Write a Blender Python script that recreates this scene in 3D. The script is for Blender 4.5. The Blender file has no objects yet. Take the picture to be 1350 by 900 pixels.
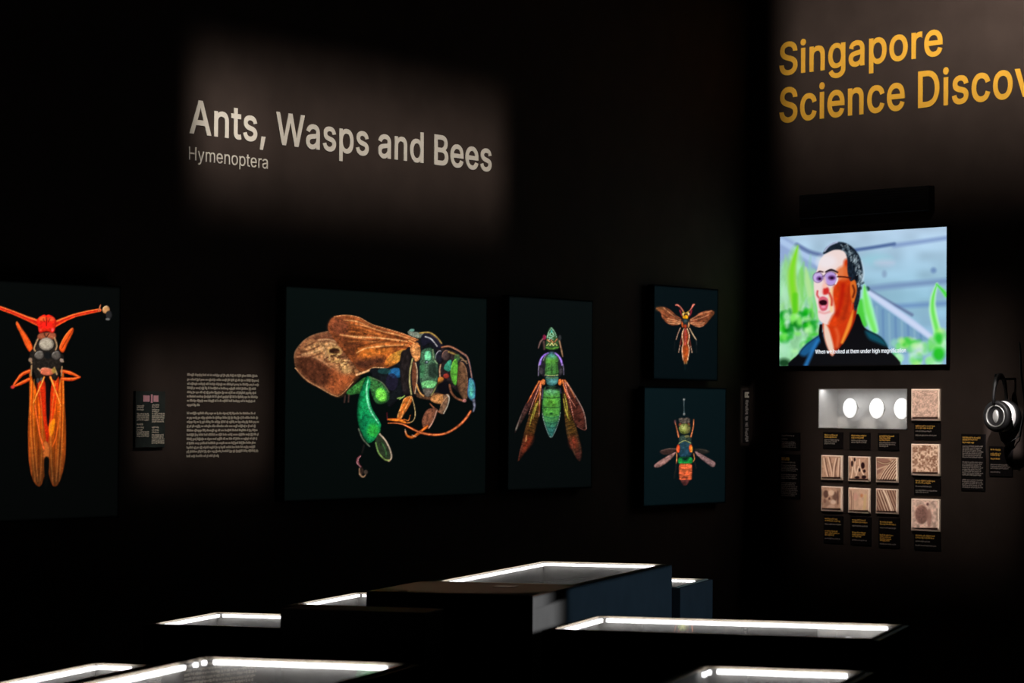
import bpy, bmesh, math, random, json
import numpy as np
from mathutils import Vector, Matrix
from mathutils.geometry import delaunay_2d_cdt

S = bpy.context.scene
COL = S.collection
rad = math.radians

# ------------------------------------------------------------------ camera
FPX = 3750.0                      # focal length in pixels of the 1350 px wide frame (100 mm on 36 mm)
CAM_H = 1.60
PITCH, ROLL = rad(1.29), rad(0.42)
cp, sp, cr_, sr_ = math.cos(PITCH), math.sin(PITCH), math.cos(ROLL), math.sin(ROLL)
FWD = Vector((0, cp, sp))
_U = Vector((0, -sp, cp))
RIGHT = cr_ * Vector((1, 0, 0)) + sr_ * _U
UP = -sr_ * Vector((1, 0, 0)) + cr_ * _U
CAM = Vector((0, 0, CAM_H))
cam = bpy.data.cameras.new('camera')
cam.sensor_width = 36.0
cam.lens = 36.0 * FPX / 1350.0
cam.clip_start, cam.clip_end = 0.1, 100
cam.dof.use_dof = True
cam.dof.focus_distance = 12.6
cam.dof.aperture_fstop = 6.3
cam_o = bpy.data.objects.new('camera', cam)
COL.objects.link(cam_o)
cam_o.matrix_world = Matrix(((RIGHT.x, UP.x, -FWD.x, CAM.x), (RIGHT.y, UP.y, -FWD.y, CAM.y),
                             (RIGHT.z, UP.z, -FWD.z, CAM.z), (0, 0, 0, 1)))
S.camera = cam_o

# ------------------------------------------------------------------ world and exposure
wd = bpy.data.worlds.new('dark_hall')
S.world = wd
wd.use_nodes = True
wd.node_tree.nodes['Background'].inputs[0].default_value = (0.0006, 0.0006, 0.0006, 1)
wd.node_tree.nodes['Background'].inputs[1].default_value = 1.0
S.view_settings.view_transform = 'Standard'
S.view_settings.look = 'None'
S.view_settings.exposure = 0.0
S.view_settings.gamma = 1.0
S.view_settings.use_curve_mapping = False

# ------------------------------------------------------------------ the two walls (frames of reference)
CORNER = Vector((1.284, 15.40, 0.0))
A_L, A_R, A_C = rad(33.92), rad(37.90), rad(16.21)


class Wall:
    """local x runs rightwards along the wall from the corner, y into the wall, z up"""
    def __init__(s, ang, org=None):
        s.ang = ang
        s.o = org or CORNER
        s.x = Vector((math.cos(ang), math.sin(ang), 0))
        s.y = Vector((-math.sin(ang), math.cos(ang), 0))

    def pt(s, px, py, off=0.0):
        """where the sight line through photo pixel (px, py) meets the plane off metres in front of the wall"""
        d = FWD * FPX + RIGHT * (px - 675.0) - UP * (py - 450.0)
        o = s.o - s.y * off
        t = (o - CAM).dot(s.y) / d.dot(s.y)
        p = CAM + d * t
        return (p - s.o).dot(s.x), p.z

    def world(s, x, z, off=0.0):
        return s.o + s.x * x - s.y * off + Vector((0, 0, z))

    def rect(s, pts, off=0.0):
        """axis aligned rectangle on the wall from photo corners tl, tr, br, bl"""
        q = [s.pt(*p, off) for p in pts]
        return ((q[0][0] + q[3][0]) / 2, (q[1][0] + q[2][0]) / 2, (q[2][1] + q[3][1]) / 2, (q[0][1] + q[1][1]) / 2)


WL = Wall(math.pi / 2 - A_L)
WR = Wall(-(math.pi / 2 - A_R))


def to_px(p):
    v = p - CAM
    d = v.dot(FWD)
    return 675 + FPX * v.dot(RIGHT) / d, 450 - FPX * v.dot(UP) / d


# ------------------------------------------------------------------ gallery lamps: framing spotlights with shutters
def framing_spot(name, wall, boxes, pos, power, colour, feather, off=0.0):
    """spot lamp whose shutters cut the beam to rectangles (x0,x1,z0,z1) on a wall; pos = world position.
    power = radiance a white matt surface shows in the middle of the beam."""
    lt = bpy.data.lights.new(name, 'SPOT')
    lt.shadow_soft_size = 0.001
    o = bpy.data.objects.new(name, lt)
    COL.objects.link(o)
    o.location = pos
    cx = sum((b[0] + b[1]) / 2 for b in boxes) / len(boxes)
    cz = sum((b[2] + b[3]) / 2 for b in boxes) / len(boxes)
    aim = wall.world(cx, cz, off)
    d = aim - pos
    o.rotation_euler = d.to_track_quat('-Z', 'Y').to_euler()
    lt.spot_size = rad(75)
    lt.spot_blend = 0.1
    lt.color = colour
    cosn = abs(d.normalized().dot(wall.y))
    lt.energy = power * 4 * math.pi ** 2 * d.length ** 2 / cosn
    lt.use_nodes = True
    nt = lt.node_tree
    N = nt.nodes.new
    L = nt.links.new

    def vmath(op, a, b):
        n = N('ShaderNodeVectorMath'); n.operation = op
        for i, q in enumerate((a, b)):
            if hasattr(q, 'is_output'):
                L(q, n.inputs[i])
            else:
                n.inputs[i].default_value = q
        return n.outputs['Value'] if op == 'DOT_PRODUCT' else n.outputs[0]

    def m(op, a, b=None, clamp=False):
        n = N('ShaderNodeMath'); n.operation = op; n.use_clamp = clamp
        for i, q in enumerate((a, b)):
            if q is None:
                continue
            if hasattr(q, 'is_output'):
                L(q, n.inputs[i])
            else:
                n.inputs[i].default_value = q
        return n.outputs[0]
    em = nt.nodes.get('Emission') or N('ShaderNodeEmission')
    out = [n for n in nt.nodes if n.type == 'OUTPUT_LIGHT'][0]
    L(em.outputs[0], out.inputs[0])
    inc = N('ShaderNodeNewGeometry').outputs['Incoming']
    org = wall.o - wall.y * off
    k = (org - pos).dot(wall.y)
    t = m('DIVIDE', k, vmath('DOT_PRODUCT', inc, wall.y))          # ray length to the wall along -incoming or incoming
    u = m('ADD', m('MULTIPLY', t, vmath('DOT_PRODUCT', inc, wall.x)), (pos - wall.o).dot(wall.x))
    z = m('ADD', m('MULTIPLY', t, vmath('DOT_PRODUCT', inc, Vector((0, 0, 1)))), pos.z)
    tot = None
    for (x0, x1, z0, z1) in boxes:
        fx, fz = feather if isinstance(feather, tuple) else (feather, feather)

        def edge(v, a, b, f):
            n = N('ShaderNodeMapRange'); n.interpolation_type = 'SMOOTHSTEP'
            L(v, n.inputs['Value'])
            n.inputs['From Min'].default_value = a
            n.inputs['From Max'].default_value = b
            return n.outputs['Result']
        e = m('MULTIPLY', m('MULTIPLY', edge(u, x0 - fx, x0 + fx, fx), edge(u, x1 + fx, x1 - fx, fx)),
              m('MULTIPLY', edge(z, z0 - fz, z0 + fz, fz), edge(z, z1 + fz, z1 - fz, fz)))
        tot = e if tot is None else m('MAXIMUM', tot, e)
    L(tot, em.inputs['Strength'])
    return o


def wall_box(wall, pts, off=0.0):
    return wall.rect(pts, off)


PANEL_OFF = 0.055                                                  # print face in front of the wall
# photo corners tl, tr, br, bl
PANELS = dict(
    fly=[(-68, 364), (158, 377), (158, 680), (-70, 694)],
    bee=[(375.5, 379), (642.5, 389), (641, 653), (374, 661)],
    wasp=[(670, 391), (781, 394), (781, 643.5), (669, 647)],
    upper=[(862, 376), (947, 380), (946, 501), (861, 501.5)],
    lower=[(849, 510.5), (957, 510), (957, 664), (848, 667)])
NEUTRAL = (1.0, 0.96, 0.9)
WARM = (1.0, 0.9, 0.8)


def lamp_pos(wall, x, out, z):
    return wall.world(x, z, out)


for k_, pts_ in PANELS.items():
    b_ = WL.rect(pts_, PANEL_OFF)
    xm = min((b_[0] + b_[1]) / 2, -1.9)
    b_ = (b_[0] + 0.008, b_[1] - 0.008, b_[2] + 0.008, b_[3] - 0.008)
    framing_spot('spot_' + k_, WL, [b_], lamp_pos(WL, xm, 2.4, 4.3), 1.0, NEUTRAL, 0.006, PANEL_OFF)
b_ = WL.rect([(258, 122), (662, 178), (662, 240), (258, 230)])
framing_spot('spot_title', WL, [b_], lamp_pos(WL, b_[0] + 0.9, 2.4, 4.6), 0.95, WARM, (0.15, 0.34))
b_ = WL.rect([(262, 118), (345, 135), (345, 215), (262, 205)])
framing_spot('spot_title_start', WL, [b_], lamp_pos(WL, b_[0] + 0.5, 2.4, 4.6), 0.45, WARM, (0.14, 0.26))
b_ = WL.rect([(180, 470), (352, 474), (352, 622), (180, 622)])
framing_spot('spot_text', WL, [b_], lamp_pos(WL, (b_[0] + b_[1]) / 2, 2.4, 4.4), 0.24, WARM, (0.12, 0.16))
b_ = WR.rect([(1036, -40), (1700, -160), (1700, 130), (1036, 195)])
framing_spot('spot_heading', WR, [b_], lamp_pos(WR, 2.4, 2.2, 4.6), 1.4, WARM, (0.17, 0.54))
b_ = WR.rect([(1260, -160), (1700, -200), (1700, 60), (1260, 60)])
framing_spot('spot_heading_top', WR, [b_], lamp_pos(WR, 3.2, 2.2, 4.6), 0.5, WARM, (0.7, 0.4))
b_ = WR.rect([(1060, 450), (1340, 450), (1340, 715), (1060, 700)])
framing_spot('spot_captions', WR, [b_], lamp_pos(WR, 1.9, 2.6, 4.4), 0.26, WARM, (0.22, 0.40))
MICRO = [  # photo boxes of the micrograph plates x0,y0,x1,y1
    (1084.5, 600.0, 1111.8, 632.5), (1120.2, 601.5, 1148.2, 634.5), (1156.7, 602.5, 1185.0, 635.7),
    (1084.5, 641.0, 1111.8, 673.7), (1120.2, 643.0, 1148.2, 676.0), (1156.7, 644.2, 1185.0, 677.0),
    (1203.3, 512.6, 1240.6, 554.5), (1203.3, 585.0, 1240.5, 626.8), (1203.3, 657.5, 1240.3, 700.0)]
framing_spot('spot_micrographs', WR, [WR.rect([(a, b), (c, b), (c, d), (a, d)]) for a, b, c, d in MICRO],
             lamp_pos(WR, 2.1, 2.6, 4.4), 0.62, (1.0, 0.93, 0.84), 0.004)
framing_spot('spot_headphones', WR, [WR.rect([(1297, 518), (1342, 518), (1342, 574), (1297, 574)], 0.10)],
             lamp_pos(WR, 3.6, 2.4, 3.6), 0.9, (1.0, 0.95, 0.92), 0.03, 0.10)
framing_spot('spot_label', WL, [WL.rect([(977, 512), (988, 512), (988, 585), (977, 585)])], lamp_pos(WL, -1.9, 2.4, 4.2), 0.2, NEUTRAL, 0.02)
# the right-hand sides of the tall cases: two added lamps, a cool wash and a white patch at the near end
CA = Vector((math.cos(A_C), -math.sin(A_C), 0))
CB = Vector((math.sin(A_C), math.cos(A_C), 0))
SIDE = Wall(math.pi / 2 - A_C, CA * -2.53)                          # plane of the sides; x = distance along the case
framing_spot('spot_cool', SIDE, [(9.42, 12.6, 0.30, 0.972)], Vector((5.2, 9.9, 2.9)), 0.30, (0.36, 0.68, 1.0), (0.06, 0.01))  # added lamp without a visible source, tints the sides blue
framing_spot('spot_case_end', SIDE, [(8.80, 9.16, 0.93, 0.976), (8.80, 9.30, 0.86, 0.94)], SIDE.world(9.3, 2.6, 3.6), 1.9, (1.0, 1.0, 0.97), (0.12, 0.010))  # second added lamp, beam shaped to make the pale patch
dk = bpy.data.lights.new('spot_deck', 'SPOT')  # extra warm lamp added overhead to brighten the brown deck
dk.color = (1.0, 0.82, 0.66)
dk.spot_size, dk.spot_blend, dk.shadow_soft_size = rad(10.5), 0.5, 0.02
dk.energy = 0.40 * 4 * math.pi ** 2 * 3.9 ** 2
do = bpy.data.objects.new('spot_deck', dk)
COL.objects.link(do)
do.location = CA * -2.82 + CB * 9.32 + Vector((0, 0, 4.9))

# ------------------------------------------------------------------ helpers


def tag(o, label, cat, group=None, kind=None):
    if label: o['label'] = label
    if cat: o['category'] = cat
    if group: o['group'] = group
    if kind: o['kind'] = kind
    return o


def empty(name, loc, rz=0.0):
    o = bpy.data.objects.new(name, None)
    o.empty_display_size = 0.1
    COL.objects.link(o)
    o.location = loc
    o.rotation_euler = (0, 0, rz)
    return o


def link(name, me, mat, parent=None):
    if isinstance(mat, (list, tuple)):
        for q in mat: me.materials.append(q)
    elif mat: me.materials.append(mat)
    o = bpy.data.objects.new(name, me)
    COL.objects.link(o)
    if parent: o.parent = parent
    return o


class MB:
    def __init__(s):
        s.v, s.f = [], []

    def add(s, V, F):
        b = len(s.v)
        s.v += [tuple(q) for q in V]
        s.f += [tuple(b + i for i in q) for q in F]
        return s

    def box(s, x0, x1, y0, y1, z0, z1):
        V = [(x, y, z) for z in (z0, z1) for y in (y0, y1) for x in (x0, x1)]
        return s.add(V, [(0, 2, 3, 1), (4, 5, 7, 6), (0, 1, 5, 4), (2, 6, 7, 3), (0, 4, 6, 2), (1, 3, 7, 5)])

    def quad(s, a, b, c, d):
        return s.add([a, b, c, d], [(0, 1, 2, 3)])

    def tube(s, P, r, n=10, cap=True):
        P = [Vector(p) for p in P]
        rr = r if isinstance(r, (list, tuple)) else [r] * len(P)
        V, F = [], []
        prev = None
        for i, p in enumerate(P):
            t = (P[min(i + 1, len(P) - 1)] - P[max(i - 1, 0)]).normalized()
            if prev is None:
                a = t.orthogonal().normalized()
            else:
                a = (prev - t * prev.dot(t)).normalized()
            prev = a
            b = t.cross(a)
            for k in range(n):
                w = 2 * math.pi * k / n
                V.append(p + (a * math.cos(w) + b * math.sin(w)) * rr[i])
        for i in range(len(P) - 1):
            for k in range(n):
                k2 = (k + 1) % n
                F.append((i * n + k, i * n + k2, (i + 1) * n + k2, (i + 1) * n + k))
        if cap:
            F.append(tuple(range(n - 1, -1, -1)))
            F.append(tuple((len(P) - 1) * n + k for k in range(n)))
        return s.add(V, F)

    def lathe(s, prof, n=32, M=None, close=False):
        """profile (radius, height) turned about local z, moved by matrix M"""
        V, F = [], []
        m = len(prof)
        for r, h in prof:
            for k in range(n):
                w = 2 * math.pi * k / n
                q = Vector((r * math.cos(w), r * math.sin(w), h))
                V.append(M @ q if M else q)
        for i in range(m - 1 + (1 if close else 0)):
            j = (i + 1) % m
            for k in range(n):
                k2 = (k + 1) % n
                F.append((i * n + k, i * n + k2, j * n + k2, j * n + k))
        if not close:
            F.append(tuple(range(n - 1, -1, -1)))
            F.append(tuple((m - 1) * n + k for k in range(n)))
        return s.add(V, F)

    def mesh(s, name):
        me = bpy.data.meshes.new(name)
        me.from_pydata(s.v, [], s.f)
        bm = bmesh.new()
        bm.from_mesh(me)
        bmesh.ops.recalc_face_normals(bm, faces=bm.faces)
        bm.to_mesh(me)
        bm.free()
        return me

    def build(s, name, mat, parent=None, bevel=0.0, smooth=False):
        o = link(name, s.mesh(name), mat, parent)
        if smooth:
            for p in o.data.polygons: p.use_smooth = True
        if bevel:
            md = o.modifiers.new('bevel', 'BEVEL')
            md.width = bevel; md.segments = 2; md.limit_method = 'ANGLE'
        return o


# ------------------------------------------------------------------ materials


def mat(name, col, rough=0.6, metal=0.0, spec=0.4, noise=0.0, scale=20.0, bump=0.0, emit=None, estr=0.0):
    m = bpy.data.materials.new(name)
    m.use_nodes = True
    nt = m.node_tree
    b = nt.nodes['Principled BSDF']
    b.inputs['Base Color'].default_value = (*col, 1)
    b.inputs['Roughness'].default_value = rough
    b.inputs['Metallic'].default_value = metal
    b.inputs['Specular IOR Level'].default_value = spec
    if noise or bump:
        tc = nt.nodes.new('ShaderNodeTexCoord')
        nz = nt.nodes.new('ShaderNodeTexNoise')
        nz.inputs['Scale'].default_value = scale
        nz.inputs['Detail'].default_value = 5
        nt.links.new(tc.outputs['Object'], nz.inputs['Vector'])
        if noise:
            rp = nt.nodes.new('ShaderNodeValToRGB')
            rp.color_ramp.elements[0].position = 0.3
            rp.color_ramp.elements[1].position = 0.7
            rp.color_ramp.elements[0].color = (*[c * (1 - noise) for c in col], 1)
            rp.color_ramp.elements[1].color = (*[min(1, c * (1 + noise)) for c in col], 1)
            nt.links.new(nz.outputs['Fac'], rp.inputs[0])
            nt.links.new(rp.outputs[0], b.inputs['Base Color'])
        if bump:
            bp = nt.nodes.new('ShaderNodeBump')
            bp.inputs['Strength'].default_value = bump
            bp.inputs['Distance'].default_value = 0.002
            nt.links.new(nz.outputs['Fac'], bp.inputs['Height'])
            nt.links.new(bp.outputs[0], b.inputs['Normal'])
    if emit:
        b.inputs['Emission Color'].default_value = (*emit, 1)
        b.inputs['Emission Strength'].default_value = estr
    return m


def attr_mat(name, emit=0.0):
    """printed picture (colour attribute 'picture'); emit > 0 for a screen"""
    m = bpy.data.materials.new(name)
    m.use_nodes = True
    nt = m.node_tree
    b = nt.nodes['Principled BSDF']
    a = nt.nodes.new('ShaderNodeAttribute')
    a.attribute_name = 'picture'
    if emit:
        b.inputs['Base Color'].default_value = (0.01, 0.01, 0.01, 1)
        nt.links.new(a.outputs['Color'], b.inputs['Emission Color'])
        b.inputs['Emission Strength'].default_value = emit
        b.inputs['Specular IOR Level'].default_value = 0.1
    else:
        nt.links.new(a.outputs['Color'], b.inputs['Base Color'])
        b.inputs['Roughness'].default_value = 0.7
        b.inputs['Specular IOR Level'].default_value = 0.0
    return m


def glass_mat():
    """thin pane: mirror by Fresnel, the rest passes straight through"""
    m = bpy.data.materials.new('case_glass')
    m.use_nodes = True
    nt = m.node_tree
    nt.nodes.remove(nt.nodes['Principled BSDF'])
    fr = nt.nodes.new('ShaderNodeFresnel'); fr.inputs['IOR'].default_value = 1.45
    tr = nt.nodes.new('ShaderNodeBsdfTransparent'); tr.inputs[0].default_value = (0.96, 0.98, 0.97, 1)
    gl = nt.nodes.new('ShaderNodeBsdfGlossy'); gl.inputs['Roughness'].default_value = 0.0
    mx = nt.nodes.new('ShaderNodeMixShader')
    nt.links.new(fr.outputs[0], mx.inputs[0])
    nt.links.new(tr.outputs[0], mx.inputs[1])
    nt.links.new(gl.outputs[0], mx.inputs[2])
    nt.links.new(mx.outputs[0], nt.nodes['Material Output'].inputs[0])
    return m


M_WALL = mat('black_wall_paint', (0.051, 0.037, 0.032), 0.85, spec=0.1, noise=0.12, scale=6, bump=0.05)
M_FLOOR = mat('dark_carpet', (0.012, 0.011, 0.011), 0.95, spec=0.05, noise=0.3, scale=60, bump=0.3)
M_CEIL = mat('black_ceiling_paint', (0.012, 0.012, 0.012), 0.9, spec=0.05, noise=0.2, scale=8)
M_BOARD = mat('black_panel_edge', (0.006, 0.006, 0.006), 0.7, spec=0.1, noise=0.2, scale=30)
M_TITLE = mat('pale_vinyl', (0.78, 0.74, 0.66), 0.6, spec=0.2, noise=0.03, scale=40)
M_YELLOW = mat('yellow_vinyl', (0.86, 0.46, 0.05), 0.6, spec=0.2, noise=0.04, scale=40)
M_GREY_TXT = mat('grey_vinyl_text', (0.62, 0.56, 0.46), 0.7, spec=0.1, noise=0.05, scale=80)
M_CASE = mat('black_case_lacquer', (0.012, 0.012, 0.0125), 0.55, spec=0.15, noise=0.15, scale=12)
M_CASE_SIDE = mat('charcoal_case_side', (0.05, 0.05, 0.052), 0.7, spec=0.1, noise=0.1, scale=9)
M_WELL = mat('grey_case_lining', (0.34, 0.33, 0.31), 0.8, spec=0.1, noise=0.08, scale=25)
M_RIM = mat('tan_case_rim', (0.36, 0.30, 0.22), 0.6, spec=0.2, noise=0.15, scale=40)
M_LED = mat('led_strip_light', (0.9, 0.9, 0.9), 0.5, noise=0.01, scale=90, emit=(1.0, 0.97, 1.0), estr=7.0)
M_DECK = mat('dark_brown_deck', (0.045, 0.026, 0.018), 0.45, spec=0.3, noise=0.25, scale=14)
M_GLASS = glass_mat()
M_PLATE = mat('black_caption_plate', (0.010, 0.008, 0.009), 0.7, spec=0.1, noise=0.2, scale=60)
M_CAP_Y = mat('yellow_caption_print', (0.80, 0.46, 0.10), 0.7, spec=0.1, noise=0.1, scale=200)
M_CAP_G = mat('grey_caption_print', (0.32, 0.28, 0.26), 0.7, spec=0.1, noise=0.1, scale=200)
M_SIGN = mat('dark_teal_sign', (0.035, 0.045, 0.043), 0.7, spec=0.1, noise=0.2, scale=30)
M_PINK = mat('pink_print', (0.95, 0.48, 0.56), 0.7, spec=0.1, noise=0.05, scale=150)
M_BLACK = mat('black_plastic', (0.008, 0.008, 0.008), 0.5, spec=0.3, noise=0.2, scale=60)
M_RUBBER = mat('black_leatherette', (0.014, 0.013, 0.014), 0.5, spec=0.4, noise=0.2, scale=120, bump=0.2)
M_SILVER = mat('brushed_silver', (0.80, 0.79, 0.77), 0.35, metal=0.6, spec=0.5, noise=0.06, scale=50)
M_WHITE_SHELL = mat('glossy_white_shell', (0.90, 0.88, 0.88), 0.25, spec=0.5, noise=0.02, scale=30)
M_NICHE = mat('white_niche_lining', (0.62, 0.61, 0.60), 0.8, spec=0.1, noise=0.05, scale=20)
M_NICHE_LED = mat('niche_light', (0.9, 0.9, 0.9), 0.5, noise=0.01, scale=90, emit=(1, 0.99, 0.98), estr=7.5)
M_DISC = mat('backlit_white_disc', (0.9, 0.9, 0.9), 0.5, noise=0.02, scale=60, emit=(1, 1, 1), estr=0.75)
M_NAME = mat('pale_name_plate', (0.20, 0.18, 0.16), 0.5, noise=0.1, scale=60)
M_BORDER = mat('cream_print_border', (0.80, 0.62, 0.50), 0.7, spec=0.1, noise=0.05, scale=80)
M_PIC = attr_mat('printed_picture')
M_SCREEN = attr_mat('screen_picture', 1.0)
M_SUB = mat('white_subtitle', (0.9, 0.9, 0.9), 0.5, noise=0.01, scale=50, emit=(0.85, 0.92, 1.0), estr=0.85)

# ------------------------------------------------------------------ the setting


def slab(name, V4, n, thick, m):
    """wall slab from four inner corners and its outward (away from room) direction"""
    mb = MB()
    a = [Vector(p) for p in V4]
    b = [p + n * thick for p in a]
    mb.add(a + b, [(0, 1, 2, 3), (7, 6, 5, 4), (0, 4, 5, 1), (1, 5, 6, 2), (2, 6, 7, 3), (3, 7, 4, 0)])
    o = mb.build(name, m)
    o['kind'] = 'structure'
    return o


H_CEIL = 5.2
LEFT_END, RIGHT_END = -24.0, 24.0
pL, pR = CORNER + WL.x * LEFT_END, CORNER + WR.x * RIGHT_END
slab('wall_left', [CORNER, pL, pL + Vector((0, 0, H_CEIL)), CORNER + Vector((0, 0, H_CEIL))], WL.y, 0.2, M_WALL)
# right wall with the opening of the lit showcase
NICHE = WR.rect([(1079.6, 512.0), (1196.3, 512.6), (1196.3, 565.8), (1079.6, 564.0)])
mb = MB()
xs = [0.0, NICHE[0], NICHE[1], RIGHT_END]
zs = [0.0, NICHE[2], NICHE[3], H_CEIL]
for i in range(3):
    for j in range(3):
        if (i, j) != (1, 1):
            mb.box(xs[i], xs[i + 1], 0.0, 0.2, zs[j], zs[j + 1])
me = mb.mesh('wall_right')
bm = bmesh.new(); bm.from_mesh(me)
bmesh.ops.remove_doubles(bm, verts=bm.verts, dist=1e-5)
seen = {}
for f in list(bm.faces):                                  # drop the doubled faces between the blocks
    k = tuple(sorted(v.index for v in f.verts))
    seen.setdefault(k, []).append(f)
bmesh.ops.delete(bm, geom=[f for q in seen.values() if len(q) > 1 for f in q], context='FACES')
bmesh.ops.recalc_face_normals(bm, faces=bm.faces)
bm.to_mesh(me); bm.free()
o = link('wall_right', me, M_WALL)
o.location = CORNER; o.rotation_euler = (0, 0, WR.ang)
o['kind'] = 'structure'
# back wall joins the ends of the two gallery walls far behind the camera
bd = (pR - pL).normalized()
bn = Vector((bd.y, -bd.x, 0))
slab('wall_back', [pR, pL, pL + Vector((0, 0, H_CEIL)), pR + Vector((0, 0, H_CEIL))], bn if bn.y < 0 else -bn, 0.2, M_WALL)
g = 0.4
tri = [CORNER + Vector((0, g, 0)), pL + Vector((-g, -g, 0)), pR + Vector((g, -g, 0))]
for nm, z0, z1, m_ in (('floor', -0.1, 0.0, M_FLOOR), ('ceiling', H_CEIL, H_CEIL + 0.1, M_CEIL)):
    mb = MB()
    mb.add([p + Vector((0, 0, z0)) for p in tri] + [p + Vector((0, 0, z1)) for p in tri],
           [(0, 1, 2), (5, 4, 3), (0, 3, 4, 1), (1, 4, 5, 2), (2, 5, 3, 0)])
    mb.build(nm, m_)['kind'] = 'structure'

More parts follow.
